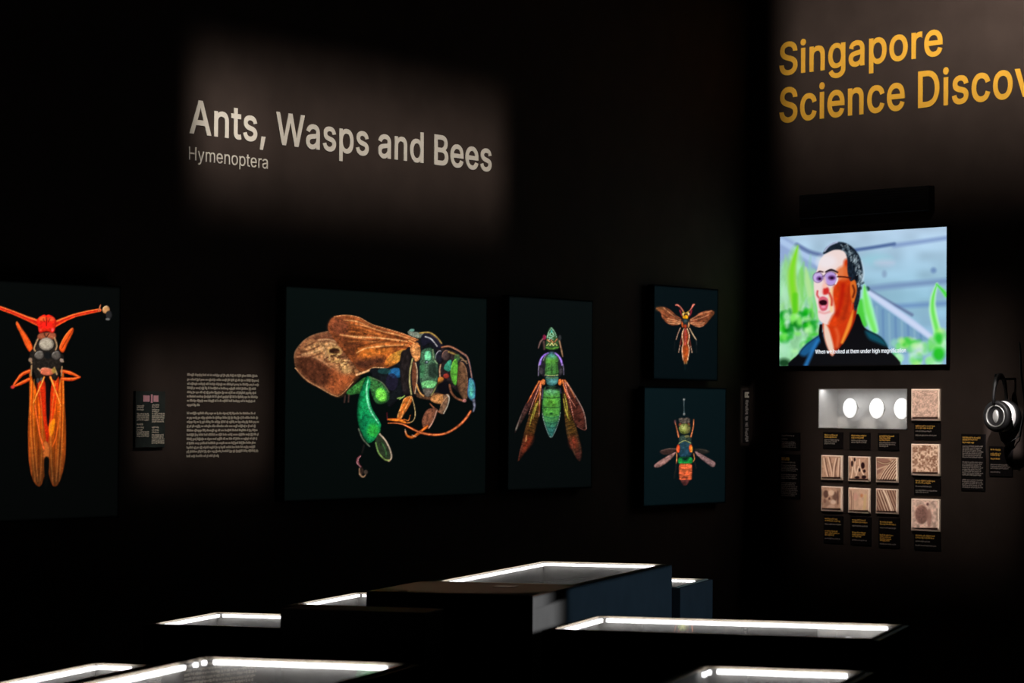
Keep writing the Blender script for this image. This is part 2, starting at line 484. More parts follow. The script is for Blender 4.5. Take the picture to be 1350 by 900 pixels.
# ------------------------------------------------------------------ lettering
GL = json.loads(r'''{",":[188,[[38,-119,68,71,137,71,84,-119]]],"A":[480,[[16,0,201,509,276,509,463,0,395,0,287,302,282,317,276,334,270,352,264,372,257,394,250,420,241,447,232,478,245,478,236,447,228,419,220,393,213,371,206,351,201,333,195,317,191,302,85,0],[110,142,110,199,370,199,370,142]]],"B":[456,[[60,0,60,509,241,509,266,508,289,504,310,499,329,491,345,481,359,469,371,456,381,442,388,426,394,410,397,392,398,374,397,358,395,344,392,331,387,320,380,310,373,301,365,293,356,286,347,280,336,275,326,270,315,267,315,262,327,261,339,257,351,252,363,245,374,237,385,227,394,216,402,203,409,189,414,173,417,155,418,136,417,117,413,100,408,83,400,67,390,52,377,39,362,28,344,18,324,10,301,4,275,1,247,0],[125,57,245,57,272,58,296,63,315,70,330,80,341,92,349,105,354,120,355,137,355,149,352,161,348,173,342,184,335,194,327,203,317,211,306,218,293,224,279,228,264,230,248,231,125,231],[125,285,238,285,252,286,265,288,277,291,288,296,299,302,308,309,316,317,323,326,329,337,333,348,335,359,336,372,334,388,330,403,323,417,313,429,299,439,283,446,263,450,240,452,125,452]]],"D":[502,[[219,0,96,0,96,57,215,57,244,58,272,63,296,70,318,81,337,94,354,110,368,128,379,149,388,172,394,198,398,226,399,255,398,285,394,312,388,337,379,361,368,381,354,399,338,415,320,428,299,438,275,446,249,450,221,452,93,452,93,509,225,509,261,507,294,501,325,492,353,478,377,461,399,441,418,418,433,391,446,361,455,329,460,293,462,255,460,217,455,181,446,149,433,119,417,92,398,68,376,48,351,31,322,17,291,8,256,2],[125,509,125,0,60,0,60,509]]],"H":[517,[[60,0,60,509,125,509,125,289,392,289,392,509,457,509,457,0,392,0,392,232,125,232,125,0]]],"S":[447,[[224,-9,197,-8,172,-4,149,1,128,9,108,19,91,31,76,45,64,60,54,77,46,96,41,115,38,137,104,137,107,123,110,110,116,98,123,88,132,79,142,71,154,64,166,59,180,55,194,52,209,50,224,49,241,50,257,52,272,55,286,60,299,66,311,74,321,82,329,92,336,102,341,114,345,126,346,139,345,151,342,161,338,171,332,179,325,186,316,193,307,199,296,205,284,209,272,214,259,218,245,222,184,239,154,249,128,260,105,274,86,289,71,307,60,326,54,348,52,372,53,393,58,413,65,431,75,448,87,463,102,476,119,488,138,498,158,506,180,511,203,514,227,516,252,514,275,511,296,505,316,498,334,488,351,476,365,463,377,449,387,433,394,415,399,397,401,378,337,378,334,396,326,412,316,426,302,437,286,447,267,453,247,457,225,459,209,458,194,456,180,452,167,448,156,442,145,435,136,427,129,418,123,409,118,398,116,387,115,376,116,363,119,352,124,342,131,334,139,326,148,319,158,313,169,308,180,304,191,300,202,296,212,293,264,279,276,276,287,272,299,268,312,264,324,258,336,252,347,245,359,238,369,229,379,220,387,209,395,198,401,185,405,171,407,155,408,139,407,118,403,99,396,81,386,64,374,48,360,34,343,21,323,11,302,2,278,-4,252,-8]]],"W":[686,[[155,0,16,509,82,509,163,196,166,183,170,171,173,158,175,145,178,133,181,120,184,107,187,94,189,80,192,67,195,53,197,40,189,40,192,53,194,67,197,80,200,94,203,107,205,120,208,133,211,145,214,158,218,171,221,183,224,196,306,509,380,509,462,196,465,183,468,171,471,158,474,145,477,133,480,120,483,107,486,94,489,80,492,67,494,53,497,40,488,40,491,53,493,67,496,80,499,94,502,107,504,120,507,133,510,145,513,158,517,171,520,183,523,196,603,509,670,509,530,0,455,0,368,323,363,339,359,356,355,373,351,391,347,410,344,431,340,452,336,475,350,475,346,453,342,433,339,413,335,395,331,377,327,359,323,341,318,323,230,0]]],"a":[389,[[160,-9,142,-8,126,-5,110,-1,94,5,80,12,68,22,57,32,48,45,40,58,35,73,31,90,30,108,31,123,34,138,38,150,43,161,50,171,58,179,67,187,78,193,89,199,100,203,112,207,125,211,138,213,152,216,165,218,178,220,194,222,209,224,222,225,234,227,244,228,252,230,259,232,265,235,270,238,273,243,275,248,276,255,276,257,275,268,273,279,271,288,267,297,262,304,256,311,248,317,240,322,230,326,220,329,208,330,196,331,183,330,171,329,159,326,149,322,140,318,132,313,124,307,118,301,112,294,107,288,103,281,100,274,41,291,48,308,57,322,67,335,79,346,91,355,104,364,118,370,133,375,148,379,163,382,179,384,194,384,204,384,215,383,227,382,239,379,251,376,263,372,275,367,286,360,296,353,306,343,315,333,322,320,329,306,333,290,336,272,337,251,337,0,277,0,277,52,272,52,269,45,264,38,258,32,252,25,244,18,236,12,226,6,215,1,203,-3,190,-6,176,-8],[170,45,187,46,202,49,216,53,228,59,239,66,248,74,257,83,263,93,269,104,272,115,275,126,276,138,276,190,273,188,270,186,265,184,259,182,253,180,246,179,239,177,231,176,223,175,216,173,208,172,200,171,193,170,186,169,181,169,175,168,165,166,154,164,144,162,134,159,125,155,117,150,110,145,103,139,98,132,95,124,93,115,92,105,92,95,94,87,98,79,102,72,107,66,114,61,121,56,130,52,139,49,149,47,159,46]]],"c":[396,[[207,-8,182,-7,159,-2,137,6,117,16,98,30,82,46,68,64,56,85,46,108,40,133,36,159,34,187,36,216,40,243,46,268,56,291,68,312,82,330,98,346,117,360,137,371,159,378,182,383,207,384,221,384,234,383,247,380,260,377,272,373,284,368,295,362,305,356,315,349,324,341,332,332,340,322,347,312,353,301,358,289,362,277,303,262,301,269,298,276,294,283,290,289,286,295,281,301,276,306,270,311,264,315,257,319,250,322,242,325,234,327,226,329,217,329,207,330,189,329,173,325,158,319,145,310,134,300,124,287,115,274,108,258,103,242,99,224,97,206,96,187,97,169,99,151,103,134,108,117,115,102,124,89,134,76,145,66,158,57,173,51,189,48,207,46,217,47,226,48,234,49,243,52,250,54,258,58,264,62,271,66,277,71,282,76,287,82,292,89,296,95,299,102,302,110,304,117,363,102,359,90,354,78,348,67,341,56,334,46,325,37,316,29,306,21,296,15,285,9,273,4,261,-1,248,-4,235,-6,221,-8]]],"d":[424,[[195,-8,172,-7,151,-2,130,5,111,16,94,29,79,45,66,64,55,84,46,108,39,133,35,160,34,189,35,218,39,245,46,270,55,293,66,313,79,332,95,347,112,361,131,371,151,378,173,383,196,384,213,384,228,381,241,378,253,373,263,367,272,360,280,353,287,346,293,338,298,331,303,325,306,319,311,319,311,509,372,509,372,0,313,0,313,59,307,59,303,53,298,46,293,39,287,31,280,24,272,17,263,10,252,4,241,-1,227,-5,212,-7],[205,47,221,48,236,51,250,57,263,65,274,75,284,86,293,100,299,115,305,132,309,150,311,169,312,189,311,210,309,229,305,247,300,263,293,278,284,291,275,302,263,312,251,320,237,325,221,329,205,330,187,329,172,325,157,319,145,311,133,301,124,290,115,276,108,261,103,245,99,227,97,209,96,189,97,170,99,151,103,133,109,117,115,101,124,88,134,76,145,66,158,57,172,51,188,48]]],"e":[404,[[212,-8,185,-7,161,-2,138,6,117,16,98,30,82,46,68,64,56,85,46,108,40,132,35,159,34,187,35,215,39,242,46,267,55,290,67,311,81,329,97,346,115,359,135,370,157,378,180,383,205,384,221,384,236,382,251,379,266,374,280,368,294,361,307,351,319,341,331,329,341,315,350,299,357,282,363,263,368,242,370,219,371,194,371,169,75,169,75,221,338,221,310,202,309,220,307,237,303,254,298,269,291,282,283,294,273,305,263,314,250,321,237,326,222,329,205,330,189,329,173,326,159,321,146,313,135,304,125,294,116,282,109,270,103,256,99,241,97,226,96,211,96,178,97,157,100,139,104,122,110,106,118,92,128,80,139,70,151,61,165,55,179,50,195,47,212,46,224,47,234,48,244,50,254,53,263,56,271,61,278,66,285,73,292,80,297,88,302,96,306,105,365,91,360,77,353,63,345,51,335,39,324,29,311,19,298,11,283,4,266,-1,249,-5,231,-7]]],"f":[254,[[228,379,228,327,6,327,6,379],[81,0,81,432,82,447,84,461,89,474,96,486,104,496,113,505,124,513,135,519,148,524,161,527,174,529,187,530,197,530,207,529,215,528,222,527,229,525,234,524,239,522,243,521,227,468,225,469,222,470,219,471,215,472,211,473,206,473,200,474,195,474,182,473,171,470,162,466,154,460,149,452,145,443,142,431,142,419,142,0]]],"g":[425,[[207,-151,187,-150,168,-148,150,-144,134,-140,119,-134,105,-127,93,-119,82,-110,73,-101,64,-91,57,-80,51,-69,101,-41,106,-47,110,-53,116,-59,122,-66,128,-72,136,-78,145,-83,154,-88,165,-92,178,-95,192,-97,207,-97,229,-96,249,-92,267,-85,282,-75,295,-62,304,-47,310,-28,311,-6,311,68,306,68,302,62,298,56,293,49,287,41,280,34,272,28,263,21,252,16,241,11,227,8,212,5,195,5,173,6,152,10,132,17,113,27,95,39,80,53,67,71,55,90,46,112,39,136,35,163,34,191,35,220,39,246,46,271,55,293,66,314,80,332,95,347,112,361,131,371,152,378,173,383,196,384,213,384,228,382,242,378,253,373,264,367,273,360,281,353,288,346,294,338,299,331,304,325,308,319,313,319,313,379,372,379,372,-9,371,-32,367,-54,360,-73,350,-90,338,-104,324,-117,308,-127,291,-136,271,-142,251,-147,229,-150],[205,59,222,60,237,63,251,68,264,75,275,84,285,95,293,107,300,121,305,137,309,154,312,172,312,193,312,212,309,231,305,248,300,264,293,278,285,291,275,303,264,312,251,320,237,325,222,329,205,330,188,329,172,325,158,320,145,312,134,302,124,290,115,277,109,262,103,246,99,229,97,212,96,193,97,173,99,155,103,138,109,123,116,108,124,96,134,85,145,76,158,68,172,63,188,60]]],"h":[410,[[114,227,114,0,53,0,53,509,114,509,114,287,102,287,112,312,124,332,137,349,152,362,169,372,187,379,207,383,227,384,246,383,264,380,280,376,295,369,309,360,321,349,332,336,341,321,348,304,353,285,356,264,357,240,357,0,296,0,296,235,295,256,290,275,283,291,273,304,260,315,246,323,229,328,210,329,197,328,184,326,172,322,161,317,150,311,141,303,133,293,126,283,121,271,117,257,114,243]]],"i":[167,[[53,0,53,379,114,379,114,0],[84,443,75,444,67,446,60,449,54,455,48,461,44,468,42,475,41,483,42,491,44,499,48,506,54,512,60,517,67,521,75,523,84,524,92,523,100,521,107,517,114,512,119,506,123,499,126,491,126,483,126,475,123,468,119,461,114,455,107,449,100,446,92,444]]],"k":[381,[[110,137,110,212,121,212,284,379,360,379,184,199,177,199],[53,0,53,509,114,509,114,0],[294,0,148,186,191,229,372,0]]],"l":[189,[[139,-2,119,-1,101,3,86,10,74,20,65,33,58,47,54,65,53,84,53,509,114,509,114,99,114,87,115,77,117,68,120,62,124,58,130,54,137,53,146,52,150,52,154,52,158,52,160,53,163,53,165,53,167,54,170,54,181,3,176,2,172,1,167,0,162,-1,156,-2,151,-2,145,-2]]],"m":[610,[[53,0,53,379,112,379,112,295,108,295,112,310,118,323,125,335,132,346,141,355,151,363,161,370,172,376,183,380,195,384,207,386,219,386,239,385,257,380,273,372,287,361,299,347,309,331,316,314,321,295,312,295,317,308,322,321,329,332,337,343,347,353,357,361,368,369,381,375,394,380,407,383,422,385,437,386,453,385,468,383,483,378,497,372,510,364,522,354,532,342,541,328,548,313,553,296,556,276,557,255,557,0,496,0,496,254,494,273,490,289,483,302,473,313,460,321,447,326,433,329,419,330,406,330,395,328,384,324,374,320,365,314,358,307,351,299,345,290,341,280,338,270,336,259,335,247,335,0,274,0,274,260,273,275,269,288,262,301,253,311,242,320,229,326,215,329,199,330,188,330,178,328,168,325,158,320,148,314,140,307,132,299,126,289,121,278,117,266,114,253,114,238,114,0]]],"n":[410,[[114,227,114,0,53,0,53,379,112,379,112,287,102,287,112,312,124,332,137,349,152,362,169,372,187,379,207,383,227,384,246,383,264,380,280,376,295,369,309,360,321,349,332,336,341,321,348,304,353,285,356,264,357,240,357,0,296,0,296,235,295,256,290,275,283,291,273,304,260,315,246,323,229,328,210,329,197,328,184,326,172,322,161,317,150,311,141,303,133,293,126,283,121,271,117,257,114,243]]],"o":[415,[[207,-8,182,-7,159,-2,137,6,117,16,98,30,82,46,68,64,56,85,46,108,40,133,36,159,34,187,36,216,40,243,46,268,56,291,68,312,82,330,98,346,117,360,137,371,159,378,182,383,207,384,233,383,256,378,278,371,299,360,317,346,333,330,347,312,359,291,369,268,376,243,380,216,381,187,380,159,376,133,369,108,359,85,347,64,333,46,317,30,299,16,278,6,256,-2,233,-7],[207,46,226,48,242,51,257,57,270,66,282,76,292,89,300,102,307,117,312,134,316,151,318,169,319,187,318,206,316,224,312,242,307,258,300,274,292,287,282,300,270,310,257,319,242,325,226,329,207,330,189,329,173,325,158,319,145,310,134,300,124,287,115,274,108,258,103,242,99,224,97,206,96,187,97,169,99,151,103,134,108,117,115,102,124,89,134,76,145,66,158,57,173,51,189,48]]],"p":[424,[[53,-143,53,379,112,379,112,319,118,319,122,325,126,331,131,338,137,346,144,353,152,360,161,367,171,373,183,378,197,381,212,384,229,384,252,383,274,378,294,371,313,361,330,347,345,332,359,313,370,293,379,270,385,245,389,218,390,189,389,160,385,133,379,108,370,84,359,64,346,45,330,29,313,16,294,5,274,-2,252,-7,229,-8,213,-7,198,-5,184,-1,173,4,162,10,153,17,145,24,138,31,132,39,127,46,122,53,118,59,114,59,114,-143],[220,47,237,48,253,51,267,57,279,66,291,76,301,88,309,101,316,117,321,133,325,151,327,170,328,189,327,209,325,227,321,245,316,261,309,276,301,290,291,301,280,311,267,319,253,325,237,329,220,330,203,329,188,325,174,320,161,312,150,302,140,291,132,278,125,263,120,247,116,229,113,210,113,189,113,169,116,150,120,132,125,115,132,100,140,86,150,75,162,65,174,57,188,51,204,48]]],"r":[259,[[53,0,53,379,112,379,112,321,115,321,122,335,130,347,140,358,152,367,166,375,181,380,196,384,213,385,217,385,221,385,225,385,229,384,234,384,237,384,241,384,243,384,243,322,242,323,239,323,235,324,230,324,224,325,219,325,213,326,207,326,194,325,182,323,170,319,159,315,149,309,140,301,132,293,126,284,121,273,117,262,114,250,114,237,114,0]]],"s":[365,[[182,-8,163,-7,145,-5,128,-2,112,3,98,10,84,18,72,27,62,38,53,50,45,63,40,78,36,94,94,107,99,92,105,79,114,69,124,60,136,54,150,49,165,46,181,45,200,46,217,50,232,55,244,62,255,71,262,81,267,91,268,103,267,112,265,121,260,129,254,136,246,142,237,147,225,151,212,155,149,170,125,177,104,186,87,196,72,208,61,222,53,237,48,255,47,274,48,290,51,305,57,319,65,332,75,343,87,354,100,363,115,370,131,377,149,381,167,384,187,384,206,384,223,381,239,378,254,372,267,366,279,358,290,349,299,339,307,328,314,316,319,303,324,290,268,277,264,288,258,298,251,307,243,316,232,323,219,328,205,331,187,333,171,332,156,329,143,324,131,317,121,308,114,299,110,289,109,277,110,267,112,258,117,250,124,243,133,237,144,232,157,227,172,223,229,209,254,202,275,194,292,183,306,171,317,158,325,142,330,125,331,107,330,90,326,75,321,61,312,47,302,35,290,24,276,15,260,6,242,0,223,-5,203,-7]]],"t":[227,[[204,379,204,327,6,327,6,379],[65,471,126,471,126,98,127,86,128,76,132,68,136,61,142,56,150,53,159,51,170,50,173,50,177,50,181,51,185,51,190,52,194,52,198,53,202,54,213,2,208,0,203,-1,198,-2,192,-3,186,-3,180,-4,174,-4,168,-4,145,-3,125,2,107,10,92,21,80,35,72,52,67,71,65,93]]],"u":[410,[[182,-5,164,-4,146,-1,130,4,115,11,101,20,89,31,78,44,69,59,62,76,57,95,54,116,53,139,53,379,114,379,114,144,115,123,119,105,127,89,137,75,150,64,164,56,181,52,200,50,213,51,226,53,238,57,249,62,259,69,268,77,276,86,283,97,289,109,293,122,295,137,296,153,296,379,357,379,357,0,298,0,298,92,307,92,297,67,286,47,272,30,257,17,240,7,222,0,203,-4]]],"v":[389,[[163,0,17,379,84,379,165,155,171,138,177,121,182,104,187,87,191,70,196,53,201,37,206,21,184,21,189,37,194,53,198,70,203,87,207,104,213,121,218,138,224,155,305,379,371,379,226,0]]],"w":[567,[[138,0,23,379,87,379,133,214,138,196,143,177,149,157,154,137,159,115,165,91,170,67,175,41,165,41,170,66,175,90,180,113,186,135,191,156,196,176,201,195,206,214,252,379,316,379,362,214,366,196,371,176,376,157,382,136,387,114,392,91,397,67,402,41,391,41,397,66,402,90,408,113,413,135,418,156,423,176,429,195,434,214,480,379,545,379,429,0,368,0,319,172,315,185,312,198,308,212,305,225,301,239,297,252,294,266,291,280,287,295,284,309,280,323,277,338,291,338,287,323,284,309,280,295,277,280,273,266,270,252,266,238,263,225,259,211,255,198,252,185,248,172,199,0]]],"y":[389,[[47,-139,61,-86,71,-87,80,-89,88,-90,96,-90,104,-89,111,-87,118,-84,124,-80,130,-74,136,-67,141,-58,146,-48,151,-36,163,-1,17,379,84,379,165,155,171,138,177,121,182,104,187,87,191,70,196,53,201,37,206,21,184,21,188,37,193,53,198,70,202,87,207,104,212,121,218,138,224,155,305,379,371,379,204,-58,198,-72,191,-85,184,-97,177,-107,168,-116,159,-124,150,-130,139,-136,128,-140,117,-143,104,-145,91,-145,84,-145,77,-145,71,-144,65,-143,59,-142,54,-141,51,-140]]]," ":[188,[]]}''')


def area(p):
    return 0.5 * sum(p[i][0] * p[(i + 1) % len(p)][1] - p[(i + 1) % len(p)][0] * p[i][1] for i in range(len(p)))


def fatten(p, d, sgn):
    out = []
    n = len(p)
    for i in range(n):
        a, b, c = Vector(p[i - 1]), Vector(p[i]), Vector(p[(i + 1) % n])
        e1, e2 = (b - a), (c - b)
        if e1.length < 1e-6 or e2.length < 1e-6:
            out.append(tuple(b)); continue
        n1 = Vector((e1.y, -e1.x)).normalized() * sgn
        n2 = Vector((e2.y, -e2.x)).normalized() * sgn
        nn = n1 + n2
        if nn.length < 0.3:
            nn = n1
        nn.normalize()
        out.append(tuple(b + nn * (d / max(0.5, nn.dot(n1)))))
    return out


_GC = {}


def glyph(ch, bold):
    """(advance, (points, triangles, outline edges)) of one letter, filled by non-zero winding"""
    if (ch, bold) in _GC:
        return _GC[ch, bold]
    adv, cs = GL[ch]
    P = [[(s[i], s[i + 1]) for i in range(0, len(s), 2)] for s in cs]
    if not P:
        return adv, None
    big = max(P, key=lambda p: abs(area(p)))
    sg = 1 if area(big) > 0 else -1
    k = 509.0 / (509.0 + 2 * bold)
    if bold:
        P = [fatten(p, bold, sg) for p in P]
    P = [[(x, (y + bold) * k) for x, y in p] for p in P]
    pts, edges = [], []
    for p in P:
        b = len(pts)
        pts += [Vector(q) for q in p]
        edges += [(b + i, b + (i + 1) % len(p)) for i in range(len(p))]
    V, _, F, _, _, _ = delaunay_2d_cdt(pts, edges, [], 0, 1e-3)
    keep = []
    for f in F:
        c = sum((V[i] for i in f), Vector((0, 0))) / len(f)
        w = 0
        for p in P:
            for i in range(len(p)):
                (x1, y1), (x2, y2) = p[i - 1], p[i]
                if (y1 > c.y) != (y2 > c.y) and c.x < (x2 - x1) * (c.y - y1) / (y2 - y1) + x1:
                    w += 1 if y2 > y1 else -1
        if w * sg > 0:
            keep.append(tuple(f))
    cnt = {}
    for f in keep:
        for i in range(len(f)):
            e = (f[i], f[(i + 1) % len(f)])
            cnt[tuple(sorted(e))] = cnt.get(tuple(sorted(e)), []) + [e]
    rim = [v[0] for v in cnt.values() if len(v) == 1]
    _GC[ch, bold] = (adv + 2 * bold * 0.75, ([tuple(v) for v in V], keep, rim))
    return _GC[ch, bold]


def glyph_mesh(mb, g, x, kx, ky, y0, y1):
    """letter into a mesh standing on local x,z; face at y0, back at y1"""
    V, F, rim = g
    n = len(V)
    mb.add([(x + a * kx, y0, b * ky) for a, b in V] + [(x + a * kx, y1, b * ky) for a, b in V],
           F + [(a, n + a, n + b, b) for a, b in rim])


def lay(text, bold, gap=1.0):
    x = 0
    res = []
    for ch in text:
        adv, outs = glyph(ch, bold)
        res.append((ch, x, outs))
        x += adv * gap
    lo = min(p[0] + r[1] for r in res if r[2] for p in r[2][0])
    hi = max(p[0] + r[1] for r in res if r[2] for p in r[2][0])
    return res, lo, hi


def letters(root, text, bold, x0, x1, zb, cap, m_, upto=None, gap=1.0):
    """each letter a part; text[:upto] spans x0..x1 on the wall, baseline zb"""
    res, lo, hi = lay(text, bold, gap)
    if upto:
        hi = lay(text[:upto], bold, gap)[2]
    kx = (x1 - x0) / (hi - lo)
    ky = cap / 509.0
    for ch, x, outs in res:
        if outs:
            mb = MB()
            glyph_mesh(mb, outs, (x - lo) * kx + x0, kx, ky, -0.003, 0.0)
            mb.v = [(a, b, c + zb) for a, b, c in mb.v]
            mb.build('letter', m_, root)
    return kx / ky


def on_wall(name, wall, x, z, off=0.0):
    return empty(name, wall.world(x, z, off), wall.ang)


def word_bars(mb, x0, x1, z, h, rng, y0=-0.0015, y1=0.0, ragged=1.0):
    """one line of illegible small print: rows of letter-sized strokes broken into words"""
    x = x0
    end = x0 + (x1 - x0) * ragged
    while x < end - h * 0.5:
        n = rng.choice((2, 3, 3, 4, 5, 6, 7, 8, 9))
        for _ in range(n):
            if x > end: break
            w = h * rng.uniform(0.42, 0.62)
            up = h * rng.choice((0.0, 0.0, 0.0, 0.35, 0.4))
            dn = h * rng.choice((0.0, 0.0, 0.0, 0.0, 0.3))
            mb.box(x, x + w * 0.86, y0, y1, z - dn, z + h * 0.72 + up * 0.8)
            x += w
        x += h * 0.42

# ------------------------------------------------------------------ painter: printed pictures as a colour attribute


def vnoise(x, y, seed=0):
    """smooth value noise 0..1"""
    xi, yi = np.floor(x).astype(np.int64), np.floor(y).astype(np.int64)
    fx, fy = x - xi, y - yi
    fx, fy = fx * fx * (3 - 2 * fx), fy * fy * (3 - 2 * fy)

    def h(a, b):
        n = (a * 374761393 + b * 668265263 + seed * 974711) & 0x7fffffff
        n = ((n ^ (n >> 13)) * 1274126177) & 0x7fffffff
        n = n ^ (n >> 16)
        return (n & 0xffff) / 65535.0
    return (h(xi, yi) * (1 - fx) + h(xi + 1, yi) * fx) * (1 - fy) + (h(xi, yi + 1) * (1 - fx) + h(xi + 1, yi + 1) * fx) * fy


def fbm(x, y, seed=0):
    return 0.55 * vnoise(x, y, seed) + 0.3 * vnoise(x * 2.1, y * 2.1, seed + 7) + 0.15 * vnoise(x * 4.3, y * 4.3, seed + 13)


def spline(P, closed=False, n=6):
    P = np.asarray(P, float)
    m = len(P)
    if m < 3:
        return P
    out = []
    for i in range(m if closed else m - 1):
        if closed:
            a, b, c, d = P[i - 1], P[i], P[(i + 1) % m], P[(i + 2) % m]
        else:
            a, b, c, d = P[max(i - 1, 0)], P[i], P[i + 1], P[min(i + 2, m - 1)]
        t = np.linspace(0, 1, n, endpoint=False)[:, None]
        out.append(0.5 * (2 * b + (c - a) * t + (2 * a - 5 * b + 4 * c - d) * t ** 2 + (3 * b - a - 3 * c + d) * t ** 3))
    if not closed:
        out.append(P[-1:])
    return np.concatenate(out)


class Paint:
    def __init__(s, X, Y, bg):
        s.X, s.Y = X, Y
        s.C = np.tile(np.asarray(bg, float) / 255.0, (len(X), 1))
        s.o, s.k = (0, 0), 1.0

    def at(s, x, y, k):
        s.o, s.k = (x, y), k
        return s

    def _p(s, P):
        return np.asarray(P, float) / s.k + np.asarray(s.o, float)

    def _sel(s, lo, hi, pad):
        return np.nonzero((s.X > lo[0] - pad) & (s.X < hi[0] + pad) & (s.Y > lo[1] - pad) & (s.Y < hi[1] + pad))[0]

    def _dist(s, idx, Q, closed):
        x, y = s.X[idx], s.Y[idx]
        best = np.full(len(idx), 1e9); ox = np.zeros(len(idx)); oy = np.zeros(len(idx)); tt = np.zeros(len(idx))
        ins = np.zeros(len(idx), bool)
        m = len(Q)
        for i in range(m if closed else m - 1):
            a, b = Q[i], Q[(i + 1) % m]
            e = b - a
            L2 = e @ e + 1e-12
            t = np.clip(((x - a[0]) * e[0] + (y - a[1]) * e[1]) / L2, 0, 1)
            dx, dy = a[0] + t * e[0] - x, a[1] + t * e[1] - y
            d = dx * dx + dy * dy
            k = d < best
            best[k] = d[k]; ox[k] = dx[k]; oy[k] = dy[k]; tt[k] = (i + t)[k]
            if closed and a[1] != b[1]:
                c = ((a[1] > y) != (b[1] > y)) & (x < e[0] * (y - a[1]) / (b[1] - a[1]) + a[0])
                ins ^= c
        return np.sqrt(best), ox, oy, tt, ins

    def _mix(s, idx, col, a):
        s.C[idx] = s.C[idx] * (1 - a[:, None]) + np.clip(col, 0, 1.2) * a[:, None]

    def blob(s, P, mid, edge=None, hi=None, w=None, soft=0.7, tex=None, alpha=1.0, light=(-0.5, -0.75), lam=0.5,
             smooth=True, tip=None):
        """filled outline, rounded from edge colour to mid colour, lit from light; tex=(amount, fx, fy, angle, seed);
        tip=(colour, x0,y0, x1,y1) blends to a second colour along that direction"""
        Q = s._p(P)
        if smooth: Q = spline(Q, True, 5)
        lo, hi_ = Q.min(0), Q.max(0)
        idx = s._sel(lo, hi_, soft * 2)
        if not len(idx): return s
        d, ox, oy, _, ins = s._dist(idx, Q, True)
        sd = np.where(ins, d, -d)
        a = np.clip(0.5 + sd / (2 * soft), 0, 1) * alpha
        mid = np.asarray(mid, float) / 255
        col = np.tile(mid, (len(idx), 1))
        if tip is not None:
            c2, x0, y0, x1, y1 = tip
            p0, p1 = s._p([(x0, y0)])[0], s._p([(x1, y1)])[0]
            e = p1 - p0
            t = np.clip(((s.X[idx] - p0[0]) * e[0] + (s.Y[idx] - p0[1]) * e[1]) / (e @ e), 0, 1)[:, None]
            col = col * (1 - t) + np.asarray(c2, float) / 255 * t
        if edge is not None:
            w = (w / s.k) if w else 0.5 * min(hi_ - lo)
            h = np.clip(sd / max(w, 0.5), 0, 1)
            hh = np.sqrt(np.clip(1 - (1 - h) ** 2, 0, 1))
            col = col * hh[:, None] + np.asarray(edge, float) / 255 * (1 - hh[:, None])
            r = np.maximum(d, 1e-6)
            q = (ox / r * light[0] + oy / r * light[1]) * (1 - hh) * np.where(ins, 1, -1)
            col = col * (1 + lam * q[:, None])
            if hi is not None:
                g = np.exp(-((q - 0.42) / 0.22) ** 2)[:, None]
                col = col * (1 - g) + np.asarray(hi, float) / 255 * g
        if tex:
            amt, fx, fy, ang, seed = tex
            c, sn = math.cos(ang), math.sin(ang)
            u = s.X[idx] * c + s.Y[idx] * sn; v = -s.X[idx] * sn + s.Y[idx] * c
            col = col * (1 + amt * (fbm(u * fx, v * fy, seed) - 0.5) * 2)[:, None]
        s._mix(idx, col, a)
        return s

    def ell(s, cx, cy, rx, ry, mid, rot=0.0, **kw):
        t = np.linspace(0, 2 * math.pi, 14, endpoint=False)
        c, sn = math.cos(rot), math.sin(rot)
        x, y = rx * np.cos(t), ry * np.sin(t)
        return s.blob(np.stack([cx + x * c - y * sn, cy + x * sn + y * c], 1), mid, **kw)

    def line(s, P, w, col, core=None, soft=0.6, alpha=1.0, end=None, hi=None, side=0.35):
        """stroke w wide (a number or one per point, zoom units), edges col, middle core, hi = lit side"""
        Q0 = s._p(P)
        Q = spline(Q0, False, 5)
        n = len(Q)
        ww = np.asarray(w if isinstance(w, (list, tuple)) else [w] * len(Q0), float) / s.k
        wq = np.interp(np.linspace(0, len(Q0) - 1, n), np.arange(len(Q0)), ww)
        idx = s._sel(Q.min(0), Q.max(0), wq.max() + soft * 2)
        if not len(idx): return s
        d, ox, oy, tt, _ = s._dist(idx, Q, False)
        wl = np.interp(tt, np.arange(n), wq) / 2
        a = np.clip(0.5 + (wl - d) / (2 * soft), 0, 1) * np.clip(wl / 0.35, 0.25, 1) * alpha
        c = np.tile(np.asarray(col, float) / 255, (len(idx), 1))
        if end is not None:
            t = (tt / (n - 1))[:, None]
            c = c * (1 - t) + np.asarray(end, float) / 255 * t
        if core is not None:
            h = np.clip(1 - d / np.maximum(wl, 1e-3), 0, 1)
            h = (h * h * (3 - 2 * h))[:, None]
            c = c * (1 - h) + np.asarray(core, float) / 255 * h
        if hi is not None:
            r = d / np.maximum(wl, 1e-3)
            q = np.where(oy > 0, r, -r)
            g = np.exp(-((q - side) / 0.3) ** 2)[:, None]
            c = c * (1 - g) + np.asarray(hi, float) / 255 * g
        s._mix(idx, c, a)
        return s

    def lines(s, LL, w, col, **kw):
        for P in LL: s.line(P, w, col, **kw)
        return s

    def dots(s, n, box, r, cols, seed, alpha=0.8, inside=None):
        rg = random.Random(seed)
        for _ in range(n):
            x, y = rg.uniform(box[0], box[2]), rg.uniform(box[1], box[3])
            q = r * rg.uniform(0.5, 1.3)
            s.ell(x, y, q, q * rg.uniform(0.6, 1.3), rg.choice(cols), alpha=alpha * rg.uniform(0.5, 1), soft=0.8)
        return s


def lin(c):
    c = np.clip(c, 0, 1.2)
    return np.where(c <= 0.04045, c / 12.92, ((c + 0.055) / 1.055) ** 2.4)


